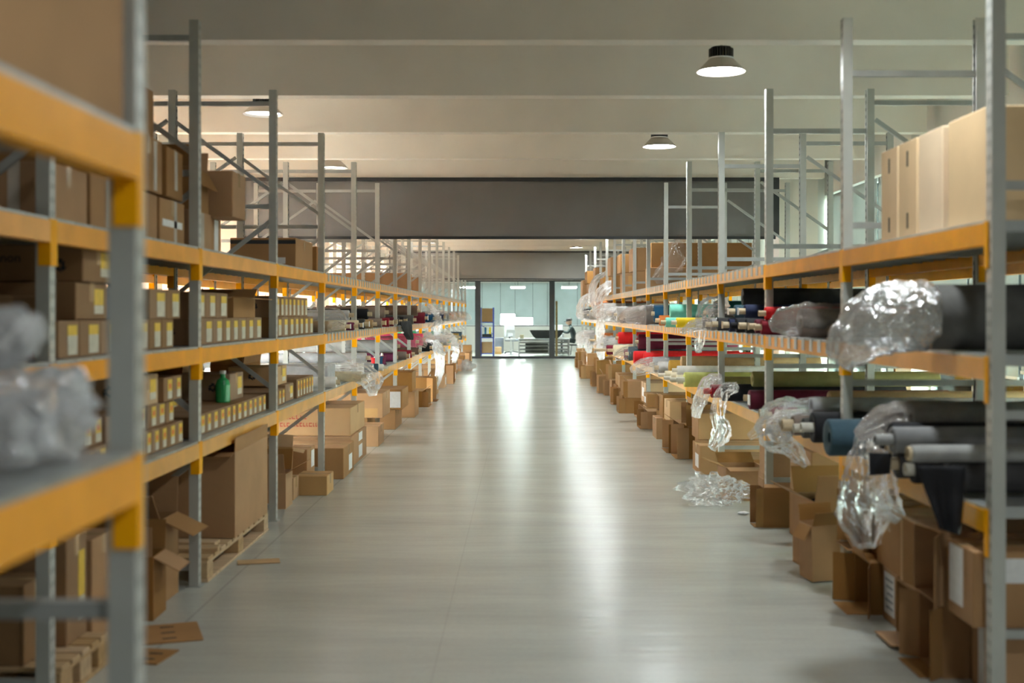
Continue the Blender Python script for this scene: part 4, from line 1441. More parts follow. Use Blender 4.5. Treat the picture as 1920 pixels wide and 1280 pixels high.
# loose planks lying over the pallet front
for i, (yy, rz, xx) in enumerate(((6.66, 0.12, -1.95), (6.86, -0.06, -2.0))):
    o = obj('loose_plank', cbox('loose_plank', 'wood', -0.30, 0.26, -0.05, 0.05, 0, 0.02, 0.002), None, (xx, yy, 0.1308), (0, 0, rz))
    tag(o, ('loose pale plank on the pallet in front of the big carton, nearer', 'loose pale plank on the pallet touching the big carton, farther')[i], 'plank', 'loose planks')
o = open_carton(0.56, 0.90, 0.50, (LX + 0.03 - 0.28, 7.48, 0.132), 'big brown carton standing on a pallet beneath the left rack', None, angles=(2, 95, 150, 100), flap=0.085, skip=(2,))
o = obj('flat_cardboard', cbox('flat_cardboard', 'cardboard', -0.14, 0.14, -0.16, 0.16, 0, 0.006), None, (-1.60, 5.42, 0.001), (0, 0, 0.35))
tag(o, 'flattened cardboard piece lying on the aisle floor at left', 'cardboard')
for i in range(3):
    obj('handle_slot', cbox('handle_slot', 'print_black', -0.03, 0.03, -0.008, 0.008, 0.006, 0.0068), o, (0.0, -0.1 + i * 0.1, 0))
o = obj('flat_cardboard', cbox('flat_cardboard', 'cardboard', -0.09, 0.07, -0.09, 0.12, 0, 0.006), None, (-1.56, 5.04, 0.001), (0, 0, -0.15))
tag(o, 'small flattened cardboard scrap beside the nearest left pallet', 'cardboard')
for i in range(2):
    obj('handle_slot', cbox('handle_slot', 'print_black', -0.03, 0.03, -0.008, 0.008, 0.006, 0.0068), o, (0.0, -0.03 + i * 0.08, 0))
o = obj('flat_cardboard', cbox('flat_cardboard', 'wood', -0.10, 0.14, -0.06, 0.06, 0, 0.005), None, (LX + 0.16, 6.98, 0.001), (0, 0, 0.25))
tag(o, 'small cardboard scrap on the floor before the big left carton', 'cardboard')

# third and fourth bay, floor
carton(-2.25, -1.95, 8.50, 8.76, 0, 0.22, 'low brown carton just past the third left post', None)
o = open_carton(0.30, 0.26, 0.26, (-1.90, 9.0, 0.0), 'brown carton with open lid and black letters beyond the big carton', None, angles=(60, 20, 80, 20), flap=0.16)
carton(-1.99, -1.77, 9.28, 9.50, 0, 0.17, 'small dark carton tucked behind the pale small carton, left floor', None)
o = carton(-1.80, -1.55, 9.52, 9.84, 0, 0.155, 'small pale carton sticking into the aisle at left', None, material='cardboard_pale')
o = open_carton(0.34, 0.16, 0.34, (-2.05, 9.70, 0.022), 'tilted open carton with blue oval print, left floor', None, angles=(100, 10, 60, 150), flap=0.10, rot=(0.05, 0.06, 0.1), material='cardboard_pale')
def oval(o, d, u, z, rx, rz_, m='print_blue'):
    b = MB()
    n = 22
    b.poly([(u + rx * math.cos(2 * math.pi * i / n), -d / 2 - 0.0012, z + rz_ * math.sin(2 * math.pi * i / n)) for i in range(n)] +
           [(u + rx * math.cos(2 * math.pi * i / n), -d / 2, z + rz_ * math.sin(2 * math.pi * i / n)) for i in range(n)],
           [tuple(range(n))] + [(i, n + i, n + (i + 1) % n, (i + 1) % n) for i in range(n)])
    return obj('oval_print', b.mesh('oval_print', m), o)
oval(o, 0.16, 0.02, 0.24, 0.07, 0.035)
text_part(o, '90', 0.05, (0.02, -0.08 - 0.0014, 0.24), FRONT, 'cardboard_pale')
sticker(o, '-y', 0.34, 0.16, 0.34, 0.03, -0.03, 0.03, 0.07, 'print_black', 'black_mark')
carton(-2.22, LX - 0.065, 9.92, 10.28, 0, 0.32, 'dark brown carton with white label by the fourth left post', None, stickers=[('+x', 0.08, 0.06, 0.14, 0.14, 'paper_white', 'white_label')])
o = carton(-2.55, -1.56, 10.46, 11.1, 0, 0.27, 'wide pinkish carton with red lettering, nearer one on the left floor', None, stickers=[('+x', 0.1, -0.03, 0.2, 0.14, 'paper_white', 'white_label')])
o = carton(-2.60, -1.60, 11.2, 12.3, 0, 0.29, 'wide pinkish carton with red lettering, farther one on the left floor', None, stickers=[('+x', 0.1, -0.05, 0.25, 0.12, 'paper_white', 'white_label'), ('+x', 0.1, 0.09, 0.25, 0.08, 'paper_white', 'white_label')])
o = carton(-2.60, -1.62, 11.3, 12.3, 0.2915, 0.26, 'pinkish carton with red lettering on its side, stacked on another', None, material='cardboard_pale')
# two rows of small red print, too small to read
rp = random.Random(2)
for zz, x_, xe in ((0.175, -0.40, 0.08), (0.105, -0.40, 0.20)):
    bb = MB()
    while x_ < xe:
        wl = rp.uniform(0.012, 0.03)
        bb.box(x_, x_ + wl, -0.5012, -0.5, zz - 0.018, zz - 0.010)
        bb.box(x_, x_ + 0.006, -0.5012, -0.5, zz - 0.010, zz + 0.018)
        if rp.random() < 0.6:
            bb.box(x_ + 0.006, x_ + wl, -0.5012, -0.5, zz + 0.010, zz + 0.018)
        x_ += wl + (0.01 if rp.random() < 0.8 else 0.035)
    obj('red_print', bb.mesh('red_print', 'print_red'), o)
carton(-2.80, -1.56, 13.0, 13.5, 0, 0.22, 'long low carton lying on the left floor, fourth bay', None)
o = carton(-2.90, -1.76, 13.62, 14.25, 0, 0.26, 'long brown carton on the left floor beside fifth post, bottom', None)
o = carton(-2.85, -1.58, 13.55, 14.3, 0.2615, 0.28, 'long brown carton stacked beside fifth left post, top', None, stickers=[('-y', 0.5, -0.08, 0.16, 0.1, 'cardboard_pale', 'patch')])
carton(-2.8, -1.58, 14.9, 15.7, 0.001, 0.24, 'brown carton beneath the hanging veil, nearer, left floor', None)
carton(-2.7, -1.50, 14.95, 15.75, 0.2425, 0.25, 'brown carton with tall white label, stacked on left floor', None, stickers=[('-y', 0.5, 0.0, 0.16, 0.2, 'paper_white', 'white_label')])
rnd = random.Random(5)
y = 16.6
i = 0
while y < 36.5:
    w = rnd.uniform(0.35, 0.8)
    # keep clear of posts by standing in front or between
    yc = clear_of_frames('L', y + w / 2, w / 2)
    y0, y1 = yc - w / 2, yc + w / 2
    if y0 < y - 1e-6 or any(y0 - 0.045 < f < y1 + 0.045 for f in FRAMES['L']):
        y += 0.1
        continue
    i += 1
    h = rnd.uniform(0.22, 0.4)
    xf = LX + rnd.uniform(0.0, 0.28)
    dp = rnd.uniform(0.5, 1.0)
    lab = '%s brown carton along the far left floor, counted from the dark curtain' % ordinal(i)
    if rnd.random() < 0.35:
        open_carton(h, w, dp, (xf - dp, (y0 + y1) / 2, h / 2), lab.replace('brown', 'open-ended'), 'cartons along the far left floor', angles=(-1.0, rnd.uniform(10, 50), rnd.uniform(20, 75), rnd.uniform(10, 50)),
                    flap=min(h, w) * 0.42, rot=(0, math.pi / 2, 0))
    else:
        st = [('+x', 0.0, 0.0, 0.2, 0.14, 'paper_white', 'white_label')] if rnd.random() < 0.4 else []
        carton(xf - dp, xf, y0, y1, 0, h, lab, 'cartons along the far left floor', stickers=st, material='cardboard' if rnd.random() < 0.7 else 'cardboard_pale')
    if rnd.random() < 0.55 and h < 0.36:
        h2 = rnd.uniform(0.15, 0.28)
        carton(xf - dp * 0.9, xf - rnd.uniform(0, 0.06), y0 + 0.02, y1 - 0.02, h + 0.002, h2, 'carton stacked on the %s carton of the far left floor' % ordinal(i), 'cartons along the far left floor')
    y = y1 + rnd.uniform(0.04, 0.5)
blob((-1.42, 29.8, 0.13), (0.22, 0.3, 0.15), 'small white plastic bag on the floor far along the left side', seed=31, material='film_milky', floor_z=0.0)

# ------------------------------------------------------------------ goods on the rack behind the left one
X2 = LX - DEPTH - 0.08
def back_left(y0, y1, z, h, dp, lab, **k):
    carton(X2 - dp, X2, y0, y1, z, h, lab, 'cartons on the rear left rack', **k)
B = ' on the rack behind the left one'
back_left(4.55, 6.2, 0.0, 0.50, 0.55, 'wide brown carton on the floor' + B.replace(' on', ' under', 1) + ', nearest')
back_left(6.55, 8.2, 0.0, 0.55, 0.55, 'wide brown carton on the floor behind the big pallet carton')
back_left(8.55, 10.2, 0.0, 0.45, 0.55, 'wide brown carton on the floor behind the third left bay')
back_left(4.60, 5.4, ZL[0], 0.32, 0.5, 'brown carton, lower shelf, nearest' + B)
back_left(5.50, 6.2, ZL[0], 0.26, 0.5, 'pale carton, lower shelf, second' + B, material='cardboard_pale')
back_left(6.60, 7.5, ZL[0], 0.34, 0.5, 'pale carton, lower shelf, third' + B, material='cardboard_pale')
back_left(7.6, 8.25, ZL[0], 0.22, 0.5, 'brown carton, lower shelf, fourth' + B)
back_left(8.6, 9.5, ZL[0], 0.36, 0.5, 'pale carton, lower shelf, fifth' + B, material='cardboard_pale')
back_left(5.2, 6.1, ZL[1], 0.33, 0.5, 'brown carton, middle shelf, nearest' + B)
back_left(6.7, 7.6, ZL[1], 0.28, 0.5, 'pale carton, middle shelf, second' + B, material='cardboard_pale')
back_left(8.7, 9.6, ZL[1], 0.25, 0.5, 'pale carton, middle shelf, third' + B, material='cardboard_pale')

# ------------------------------------------------------------------ goods on the right racks
XR = RX + 0.062
g4 = 'pale cartons on the top right shelf'
def slot(o, w, d, h, u, v):
    return sticker(o, '-x', w, d, h, u, v, 0.02, 0.07, 'print_black', 'handle_slot')
carton(XR, XR + 0.62, 4.50, 4.93, ZR[2], 0.44, 'tall pale carton on the top right shelf, nearest of four', g4, material='cardboard_light', tape='y')
carton(XR, XR + 0.62, 5.00, 5.30, ZR[2], 0.44, 'tall pale carton on the top right shelf, second of four', g4, material='cardboard_light', tape='y')
o = carton(XR, XR + 0.62, 5.325, 5.58, ZR[2], 0.44, 'tall pale carton with slots on the top right shelf, third of four', g4, material='cardboard_light', tape='y')
slot(o, 0.62, 0.255, 0.44, 0.0, 0.14)
slot(o, 0.62, 0.255, 0.44, 0.0, -0.14)
o = carton(XR, XR + 0.62, 5.60, 5.85, ZR[2], 0.44, 'tall pale carton with slots on the top right shelf, farthest of four', g4, material='cardboard_light', tape='y')
slot(o, 0.62, 0.25, 0.44, 0.0, 0.14)
slot(o, 0.62, 0.25, 0.44, 0.0, -0.14)
o = bpy.data.objects
# long cartons stacked far along the top right shelf
g5 = 'long brown cartons stacked on the far top right shelf'
def rc(y0, y1, z, h, xa, xb, lab, **k):
    return carton(xa, xb, y0, y1, z, h, lab, g5, **k)
T = 'on the far top right shelf'
rc(16.45, 17.1, ZR[2], 0.28, XR, 3.1, 'long brown carton, bottom of the nearest stack ' + T)
rc(16.5, 17.1, ZR[2] + 0.282, 0.34, XR + 0.02, 3.15, 'long carton with pale top, upper of the nearest stack ' + T, material='cardboard')
rc(18.5, 19.2, ZR[2], 0.30, XR, 3.0, 'long brown carton, bottom of the second stack ' + T)
rc(18.5, 19.3, ZR[2] + 0.302, 0.36, XR - 0.04, 2.9, 'long brown carton, upper of the second stack ' + T)
rc(20.5, 21.3, ZR[2], 0.34, XR - 0.02, 2.8, 'square brown carton, bottom of the third stack ' + T, stickers=[('-y', -0.35, 0.02, 0.22, 0.2, 'cardboard_pale', 'patch')])
rc(20.5, 21.2, ZR[2] + 0.342, 0.32, XR - 0.08, 2.6, 'square brown carton, upper of the third stack ' + T)
rc(22.5, 23.4, ZR[2], 0.36, XR - 0.02, 2.7, 'brown carton, bottom of the fourth stack ' + T)
rc(22.5, 23.3, ZR[2] + 0.362, 0.34, XR - 0.10, 2.6, 'brown carton, upper of the fourth stack ' + T)
rc(24.6, 25.6, ZR[2], 0.38, XR - 0.1, 2.6, 'brown carton, single one in the fifth stack ' + T)
rc(26.6, 27.6, ZR[2], 0.40, XR - 0.1, 2.6, 'brown carton, bottom of the sixth stack ' + T)
rc(26.6, 27.4, ZR[2] + 0.402, 0.26, XR - 0.14, 2.5, 'brown carton, upper of the sixth stack ' + T)
rc(28.8, 30.0, ZR[2], 0.36, XR - 0.15, 2.5, 'brown carton, bottom of the seventh stack ' + T)
rc(28.8, 29.9, ZR[2] + 0.362, 0.3, XR - 0.2, 2.5, 'brown carton, upper of the seventh stack ' + T)
rc(31.0, 32.0, ZR[2], 0.5, XR - 0.2, 2.5, 'brown carton, tall one nearest the glass partition ' + T)
film([(XR + 0.6, 16.8, ZR[2] + 0.60), (XR + 0.4, 16.42, ZR[2] + 0.5), (XR + 0.25, 16.40, ZR[2] + 0.25), (XR + 0.05, 16.40, ZR[2] + 0.1)], [(0.05, 0.1), (0.04, 0.16), (0.03, 0.14), (0.02, 0.06)],
     'clear film draped over the long cartons of the far top right shelf', seed=41, amp=0.3, fold=5)
film([(XR + 0.1, 23.45, ZR[2] + 0.25), (XR - 0.15, 23.6, ZR[2] + 0.1), (XR - 0.28, 23.7, ZR[2] - 0.15), (XR - 0.26, 23.7, ZR[2] - 0.42)], [(0.2, 0.08), (0.35, 0.10), (0.3, 0.10), (0.15, 0.06)],
     'grey-white film bundle hanging below the far top right shelf, nearer', seed=42, amp=0.3, material='film_milky', fold=3)
film([(XR + 0.0, 26.2, ZR[2] + 0.5), (XR - 0.2, 26.1, ZR[2] + 0.3), (XR - 0.26, 26.1, ZR[2] - 0.05), (XR - 0.2, 26.1, ZR[2] - 0.2)], [(0.2, 0.05), (0.3, 0.07), (0.3, 0.06), (0.15, 0.04)],
     'white film hanging off the sixth stack on the far top right shelf', seed=43, amp=0.3, material='film_milky', fold=3)
film([(XR + 0.0, 28.3, ZR[2] + 0.1), (XR - 0.25, 28.3, ZR[2] - 0.05), (XR - 0.36, 28.3, ZR[2] - 0.3), (XR - 0.3, 28.3, ZR[2] - 0.5)], [(0.2, 0.08), (0.4, 0.12), (0.4, 0.12), (0.2, 0.06)],
     'white film bundle hanging below the far top right shelf, farther', seed=44, amp=0.3, material='film_milky', fold=3)

# ------------------------------------------------------------------ right: rolls of cloth
def rroll(level, px, r, colour, protr, layer=0.0, **kw):
    x = RX - protr
    y = x * FPX / (px - 980.0)
    z = ZR[level] + r + 0.002 + layer
    lab = kw.pop('label')
    return fabric_roll('R', y, z, r, colour, lab, 'fabric rolls on the right racks', protr=protr, **kw)

MR = ' on the middle right shelf'
LR = ' on the lower right shelf'
GR = 'fabric rolls on the right racks'
# the big wrapped roll
fabric_roll('R', 4.78, ZR[1] + 0.134, 0.13, 'dark grey', 'huge dark grey roll with silvery film end' + MR, GR, protr=0.11, core=0.0, length=1.55)
film([(RX - 0.06, 4.78, ZR[1] + 0.140), (RX - 0.11, 4.78, ZR[1] + 0.140), (RX - 0.21, 4.78, ZR[1] + 0.134), (RX - 0.29, 4.78, ZR[1] + 0.10), (RX - 0.37, 4.78, ZR[1] + 0.03), (RX - 0.43, 4.78, ZR[1] - 0.05)],
     [0.136, 0.145, 0.148, 0.135, 0.10, 0.05], 'silvery film gathered over the end of the huge dark roll', seed=5, amp=0.09, material='film_silver', fold=11, nseg=64, sub=10, closed=(False, True), smooth=True, pleat=lambda t: 0.02 if t < 0.45 else 0.02 + (t - 0.45) * 0.8)
fabric_roll('R', 7.10, ZR[1] + 0.092, 0.085, 'taupe', 'taupe roll under crumpled brownish film' + MR, GR, protr=0.05, core=0.0, length=1.5)
film([(RX + 0.33, 7.10, ZR[1] + 0.095), (RX + 0.2, 7.10, ZR[1] + 0.108), (RX + 0.02, 7.10, ZR[1] + 0.115), (RX - 0.13, 7.10, ZR[1] + 0.10), (RX - 0.22, 7.10, ZR[1] + 0.07)], [0.075, 0.09, 0.098, 0.085, 0.035],
     'crumpled brown-grey film wrapping a roll end' + MR, seed=17, amp=0.16, material='film_brown', fold=6, nseg=48, smooth=True, pleat=0.2)
fabric_roll('R', 7.52, ZR[1] + 0.085, 0.08, 'maroon', 'thick maroon roll' + MR + ', second bay', GR, protr=-0.28, core=0.0, length=1.2)
fabric_roll('R', 8.55, ZR[1] + 0.055, 0.05, 'maroon', 'maroon roll with white wad' + MR + ', third bay', GR, protr=0.03, ticket='core_card')
rroll(1, 1424, 0.05, 'dark red', 0.05, label='dark red roll with pale core' + MR)
rroll(1, 1432, 0.045, 'red', 0.02, layer=0.1, label='red roll on the upper layer' + MR)
rroll(1, 1398, 0.055, 'black', 0.07, label='black roll with pale core' + MR, core=0.05)
rroll(1, 1396, 0.05, 'navy', 0.05, layer=0.11, label='navy roll on the upper layer' + MR, sleeve=None, ticket='paper_white')
rroll(1, 1380, 0.055, 'black', 0.09, label='black roll with dark core hole' + MR, core=0.04, core_mat='fabric_black')
rroll(1, 1377, 0.05, 'slate blue', 0.04, layer=0.11, label='slate roll with white ticket on the upper layer' + MR, ticket='paper_white')
rroll(1, 1366, 0.055, 'navy', 0.08, label='navy roll just before the fourth right post' + MR, ticket='core_card')
rroll(1, 1392, 0.075, 'charcoal', -0.12, layer=0.20, label='long charcoal roll lying on top' + MR, core=0.0)
rroll(1, 1345, 0.055, 'charcoal', 0.06, label='charcoal roll just past the fourth right post' + MR)
rroll(1, 1330, 0.05, 'light grey', 0.08, label='light grey film-wrapped roll' + MR + ', fourth bay', sleeve='film_clear')
rroll(1, 1316, 0.05, 'taupe', 0.10, label='taupe film-wrapped roll' + MR + ', fourth bay', sleeve='film_clear')
rroll(1, 1328, 0.04, 'silver grey', 0.02, layer=0.11, label='silver grey roll on the upper layer' + MR)
rroll(1, 1340, 0.08, 'teal', -0.10, layer=0.1, label='dark teal roll lying on top' + MR + ', fourth bay', core=0.0)
rroll(1, 1268, 0.05, 'yellow', 0.14, label='bright yellow roll' + MR, core=0.05, core_mat='core_white', ticket=None)
rroll(1, 1248, 0.05, 'mint', 0.20, label='mint roll sticking out' + MR + ', lower one', core=0.05)
rroll(1, 1256, 0.07, 'mint', 0.10, layer=0.10, label='mint roll on the upper layer' + MR, core=0.0)
rroll(1, 1268, 0.07, 'teal', -0.05, layer=0.10, label='teal roll on the upper layer' + MR + ', beside the mint ones', core=0.0)
rroll(1, 1236, 0.06, 'orange', 0.10, label='orange roll end' + MR + ', beside the deep blue one')
rroll(1, 1226, 0.10, 'deep blue', 0.10, layer=0.04, label='thick deep blue roll' + MR, core=0.03)
rroll(1, 1210, 0.12, 'grey', 0.10, label='thick grey film-wrapped roll' + MR + ', nearer one', sleeve='film_brown', core=0)
rroll(1, 1196, 0.12, 'taupe', 0.12, label='thick taupe film-wrapped roll' + MR + ', farther one', sleeve='film_brown', core=0)
rroll(1, 1176, 0.09, 'silver grey', 0.12, label='silver grey roll with long core' + MR, core=0.12)
rroll(1, 1168, 0.06, 'black', 0.16, label='thin black roll' + MR + ', eighth bay', core=0.08)
rroll(1, 1156, 0.12, 'white', 0.16, label='white film-wrapped roll' + MR + ', ninth bay', sleeve='film_milky')
rroll(1, 1146, 0.12, 'light grey', 0.16, label='light grey film-wrapped roll' + MR + ', ninth bay', sleeve='film_milky')
rroll(1, 1132, 0.16, 'white', 0.20, label='fat white film-wrapped roll' + MR + ' beside the orange one', sleeve='film_milky')
rroll(1, 1119, 0.19, 'orange', 0.2, label='fat orange roll far along the middle right shelf', core=0.12)
rroll(1, 1105, 0.10, 'white', 0.22, label='white roll far along the middle right shelf', sleeve='film_milky')
rroll(1, 1094, 0.12, 'black', 0.26, label='black roll at the far end of the middle right shelf', core=0.1)
film([(RX + 0.12, 10.70, ZR[1] + 0.22), (RX - 0.04, 10.66, ZR[1] + 0.20), (RX - 0.10, 10.62, ZR[1] + 0.05), (RX - 0.12, 10.62, ZR[1] - 0.10), (RX - 0.14, 10.60, ZR[1] - 0.20)], [(0.10, 0.07), (0.10, 0.08), (0.09, 0.05), (0.07, 0.04), (0.02, 0.02)],
     'twisted clear film hanging in front of the fourth right post', seed=51, amp=0.3, material='film_clear', fold=7)
film([(RX + 0.02, RY(1145), ZR[1] + 0.06), (RX - 0.14, RY(1145), ZR[1] + 0.05), (RX - 0.22, RY(1146), ZR[1] - 0.15), (RX - 0.2, RY(1146), ZR[1] - 0.45)], [(0.1, 0.05), (0.25, 0.05), (0.25, 0.08), (0.12, 0.05)],
     'strip of milky film hanging below the ninth bay' + MR, seed=52, amp=0.3, material='film_milky', fold=4)

# lower shelf ------------------------------------------------------
fabric_roll('R', 4.62, ZR[0] + 0.075, 0.06, 'charcoal', 'charcoal roll nearest the viewer' + LR, GR, protr=0.05, core=0.0)
fabric_roll('R', 4.60, ZR[0] + 0.035 + 0.133, 0.034, 'silver grey', 'thin silver grey tube on top near the first right post', GR, protr=0.20, core=0.012, core_mat='core_card', length=0.9, core_r=0.028)
fabric_roll('R', 4.80, ZR[0] + 0.062, 0.055, 'black', 'black roll' + LR + ', second from the first post', GR, protr=0.03, core=0.0)
fabric_roll('R', 4.95, ZR[0] + 0.062, 0.058, 'black', 'black roll' + LR + ', third from the first post', GR, protr=0.08, core=0.03, core_mat='core_white')
fabric_roll('R', 5.10, ZR[0] + 0.067, 0.062, 'charcoal', 'charcoal roll' + LR + ', fourth from the first post', GR, protr=0.10, core=0.03)
fabric_roll('R', 5.03, ZR[0] + 0.175, 0.055, 'grey', 'grey banded roll lying on two dark ones' + LR, GR, protr=0.14, core=0.07, core_mat='fabric_silver_grey', length=1.1)
fabric_roll('R', 5.18, ZR[0] + 0.185, 0.05, 'black', 'black roll on the upper layer beside grey banded one', GR, protr=0.10, core=0.0)
fabric_roll('R', 5.28, ZR[0] + 0.070, 0.065, 'charcoal', 'charcoal roll' + LR + ', fifth from the first post', GR, protr=0.04, core=0.0)
fabric_roll('R', 5.47, ZR[0] + 0.080, 0.075, 'taupe', 'taupe roll' + LR + ', sixth from the first post', GR, protr=-0.02, core=0.05)
fabric_roll('R', 5.40, ZR[0] + 0.232, 0.075, 'grey', 'thick grey film-covered roll on the upper layer' + LR, GR, protr=-0.05, core=0.0, sleeve='film_brown')
fabric_roll('R', 5.66, ZR[0] + 0.077, 0.072, 'black', 'black roll' + LR + ', beside the slate blue one', GR, protr=0.02, core=0.04, core_mat='core_white')
fabric_roll('R', 5.90, ZR[0] + 0.095, 0.09, 'slate blue', 'thick slate blue roll jutting into the aisle' + LR, GR, protr=0.19, core=0.0)
fabric_roll('R', 6.14, ZR[0] + 0.077, 0.072, 'charcoal', 'charcoal roll' + LR + ', just before second right post', GR, protr=0.05, core=0.05)
fabric_roll('R', 6.50, ZR[0] + 0.087, 0.083, 'black', 'thick black roll' + LR + ', just past second right post', GR, protr=0.12, core=0.06, core_mat='core_white')
fabric_roll('R', 6.72, ZR[0] + 0.062, 0.057, 'dark grey', 'dark grey roll' + LR + ' beside the thick black one', GR, protr=0.12, core=0.05, core_mat='core_white')
fabric_roll('R', 6.88, ZR[0] + 0.062, 0.057, 'taupe', 'taupe roll with wide paper core' + LR, GR, protr=0.14, core=0.06, core_r=0.035)
fabric_roll('R', 7.06, ZR[0] + 0.062, 0.057, 'white', 'white film-wrapped roll' + LR + ', second bay', GR, protr=0.12, core=0.06, sleeve='film_clear')
fabric_roll('R', 7.22, ZR[0] + 0.058, 0.053, 'green', 'green roll end' + LR + ', second bay', GR, protr=0.08, core=0.05)
fabric_roll('R', 6.95, ZR[0] + 0.165, 0.05, 'light grey', 'light grey roll in clear film on the upper layer' + LR, GR, protr=0.02, core=0.0, sleeve='film_clear')
fabric_roll('R', 7.40, ZR[0] + 0.058, 0.053, 'cream', 'cream roll with long core' + LR + ', second bay', GR, protr=0.10, core=0.08)
fabric_roll('R', 7.58, ZR[0] + 0.058, 0.053, 'wine', 'wine roll' + LR + ', second bay', GR, protr=0.12, core=0.07)
fabric_roll('R', 7.80, ZR[0] + 0.058, 0.053, 'charcoal', 'charcoal roll' + LR + ', before third right post', GR, protr=0.10, core=0.05)
fabric_roll('R', 7.48, ZR[0] + 0.165, 0.055, 'tan', 'tan roll on the upper layer' + LR + ', second bay', GR, protr=-0.22, core=0.0)
fabric_roll('R', 8.02, ZR[0] + 0.065, 0.06, 'brown', 'brown roll' + LR + ' beside third right post', GR, protr=0.0, core=0.0)
fabric_roll('R', 8.72, ZR[0] + 0.075, 0.07, 'maroon', 'shiny maroon roll' + LR + ', third bay', GR, protr=0.04, core=0.0, sleeve=None, ticket='paper_white')
fabric_roll('R', 9.05, ZR[0] + 0.065, 0.06, 'maroon', 'second maroon roll' + LR + ', third bay', GR, protr=-0.02, core=0.04)
fabric_roll('R', 9.55, ZR[0] + 0.072, 0.067, 'black', 'black roll with white ticket' + LR + ', third bay', GR, protr=0.10, core=0.0, ticket='paper_white')
fabric_roll('R', 9.92, ZR[0] + 0.060, 0.055, 'dark red', 'dark red roll' + LR + ', before the fourth post', GR, protr=0.13, core=0.06, core_mat='fabric_red')
fabric_roll('R', 9.35, ZR[0] + 0.19, 0.06, 'olive', 'long olive roll on the upper layer' + LR, GR, protr=-0.10, core=0.0)
fabric_roll('R', 11.35, ZR[0] + 0.075, 0.07, 'lime', 'lime green roll jutting out' + LR, GR, protr=0.16, core=0.07, core_mat='core_white')
fabric_roll('R', 10.75, ZR[0] + 0.07, 0.065, 'olive', 'olive roll' + LR + ', just past the fourth post', GR, protr=0.0, core=0.0)
fabric_roll('R', 11.80, ZR[0] + 0.052, 0.045, 'cream', 'cream roll' + LR + ', first of three', GR, protr=0.17, core=0.07, core_mat='core_white')
fabric_roll('R', 12.05, ZR[0] + 0.052, 0.045, 'cream', 'cream roll' + LR + ', second of three', GR, protr=0.20, core=0.07, core_mat='core_white')
fabric_roll('R', 11.94, ZR[0] + 0.135, 0.045, 'white', 'cream-white roll lying on two cream ones' + LR, GR, protr=0.15, core=0.05, core_mat='core_white')
fabric_roll('R', 12.62, ZR[0] + 0.052, 0.045, 'cream', 'cream roll' + LR + ', third of three', GR, protr=0.19, core=0.07, core_mat='core_white')
fabric_roll('R', 12.55, ZR[0] + 0.18, 0.075, 'tan', 'long tan roll on the upper layer' + LR, GR, protr=0.03, core=0.0)
fabric_roll('R', 13.0, ZR[0] + 0.10, 0.095, 'mustard', 'thick mustard roll' + LR + ', fifth bay', GR, protr=0.10, core=0.0)
rroll(0, 1234, 0.07, 'white', 0.12, label='white film-wrapped roll' + LR + ', sixth bay', sleeve='film_clear')
rroll(0, 1224, 0.09, 'light grey', 0.14, label='thick light grey roll' + LR + ', sixth bay', sleeve='film_milky')
rroll(0, 1207, 0.09, 'red', 0.08, label='bright red roll' + LR + ', nearer one', core=0.0)
rroll(0, 1188, 0.09, 'red', 0.16, label='bright red roll' + LR + ', farther one', core=0.0)
rroll(0, 1196, 0.11, 'maroon', 0.0, layer=0.17, label='thick maroon roll on the upper layer' + LR)
rroll(0, 1178, 0.10, 'slate blue', 0.12, label='slate blue roll' + LR + ', beside the red ones', sleeve='film_clear')
rroll(0, 1170, 0.08, 'wine', 0.16, label='wine roll' + LR + ', eighth bay')
rroll(0, 1158, 0.10, 'red', 0.08, layer=0.18, label='red roll on the upper layer far along the lower right shelf')
rroll(0, 1150, 0.09, 'cream', 0.2, label='cream roll' + LR + ', ninth bay', core=0.1)
rroll(0, 1137, 0.08, 'wine', 0.28, label='wine roll with long tan core' + LR, core=0.2)
rroll(0, 1130, 0.12, 'white', 0.2, label='white film-wrapped roll' + LR + ', tenth bay', sleeve='film_milky')
rroll(0, 1124, 0.10, 'orange', 0.14, layer=0.1, label='orange roll far along the lower right shelf')
rroll(0, 1115, 0.12, 'tan', 0.16, label='tan roll far along the lower right shelf', core=0.1)
rroll(0, 1106, 0.12, 'light grey', 0.22, label='light grey film-wrapped roll far along the lower right shelf', sleeve='film_milky')
rroll(0, 1094, 0.14, 'white', 0.24, label='white film-wrapped roll at the end of the lower right shelf', sleeve='film_milky')

# hanging film and cloth on the right
film([(RX - 0.02, 5.60, ZR[0] + 0.15), (RX - 0.09, 5.58, ZR[0] + 0.09), (RX - 0.12, 5.52, ZR[0] - 0.06), (RX - 0.13, 5.50, ZR[0] - 0.21), (RX - 0.11, 5.50, ZR[0] - 0.36)],
     [(0.05, 0.04), (0.07, 0.05), (0.13, 0.09), (0.17, 0.11), (0.06, 0.05)], 'large clear plastic bag hanging from the lower right shelf near the viewer', seed=61, amp=0.22, material='film_clear', fold=7, nseg=44, sub=9)
film([(RX - 0.10, 5.36, ZR[0] + 0.08), (RX - 0.10, 5.30, ZR[0] - 0.02), (RX - 0.10, 5.24, ZR[0] - 0.12), (RX - 0.05, 5.20, ZR[0] - 0.19)], [(0.05, 0.04), (0.09, 0.06), (0.11, 0.06), (0.04, 0.03)],
     'second clear film pouch beside the large hanging bag', seed=62, amp=0.25, material='film_clear', fold=7)
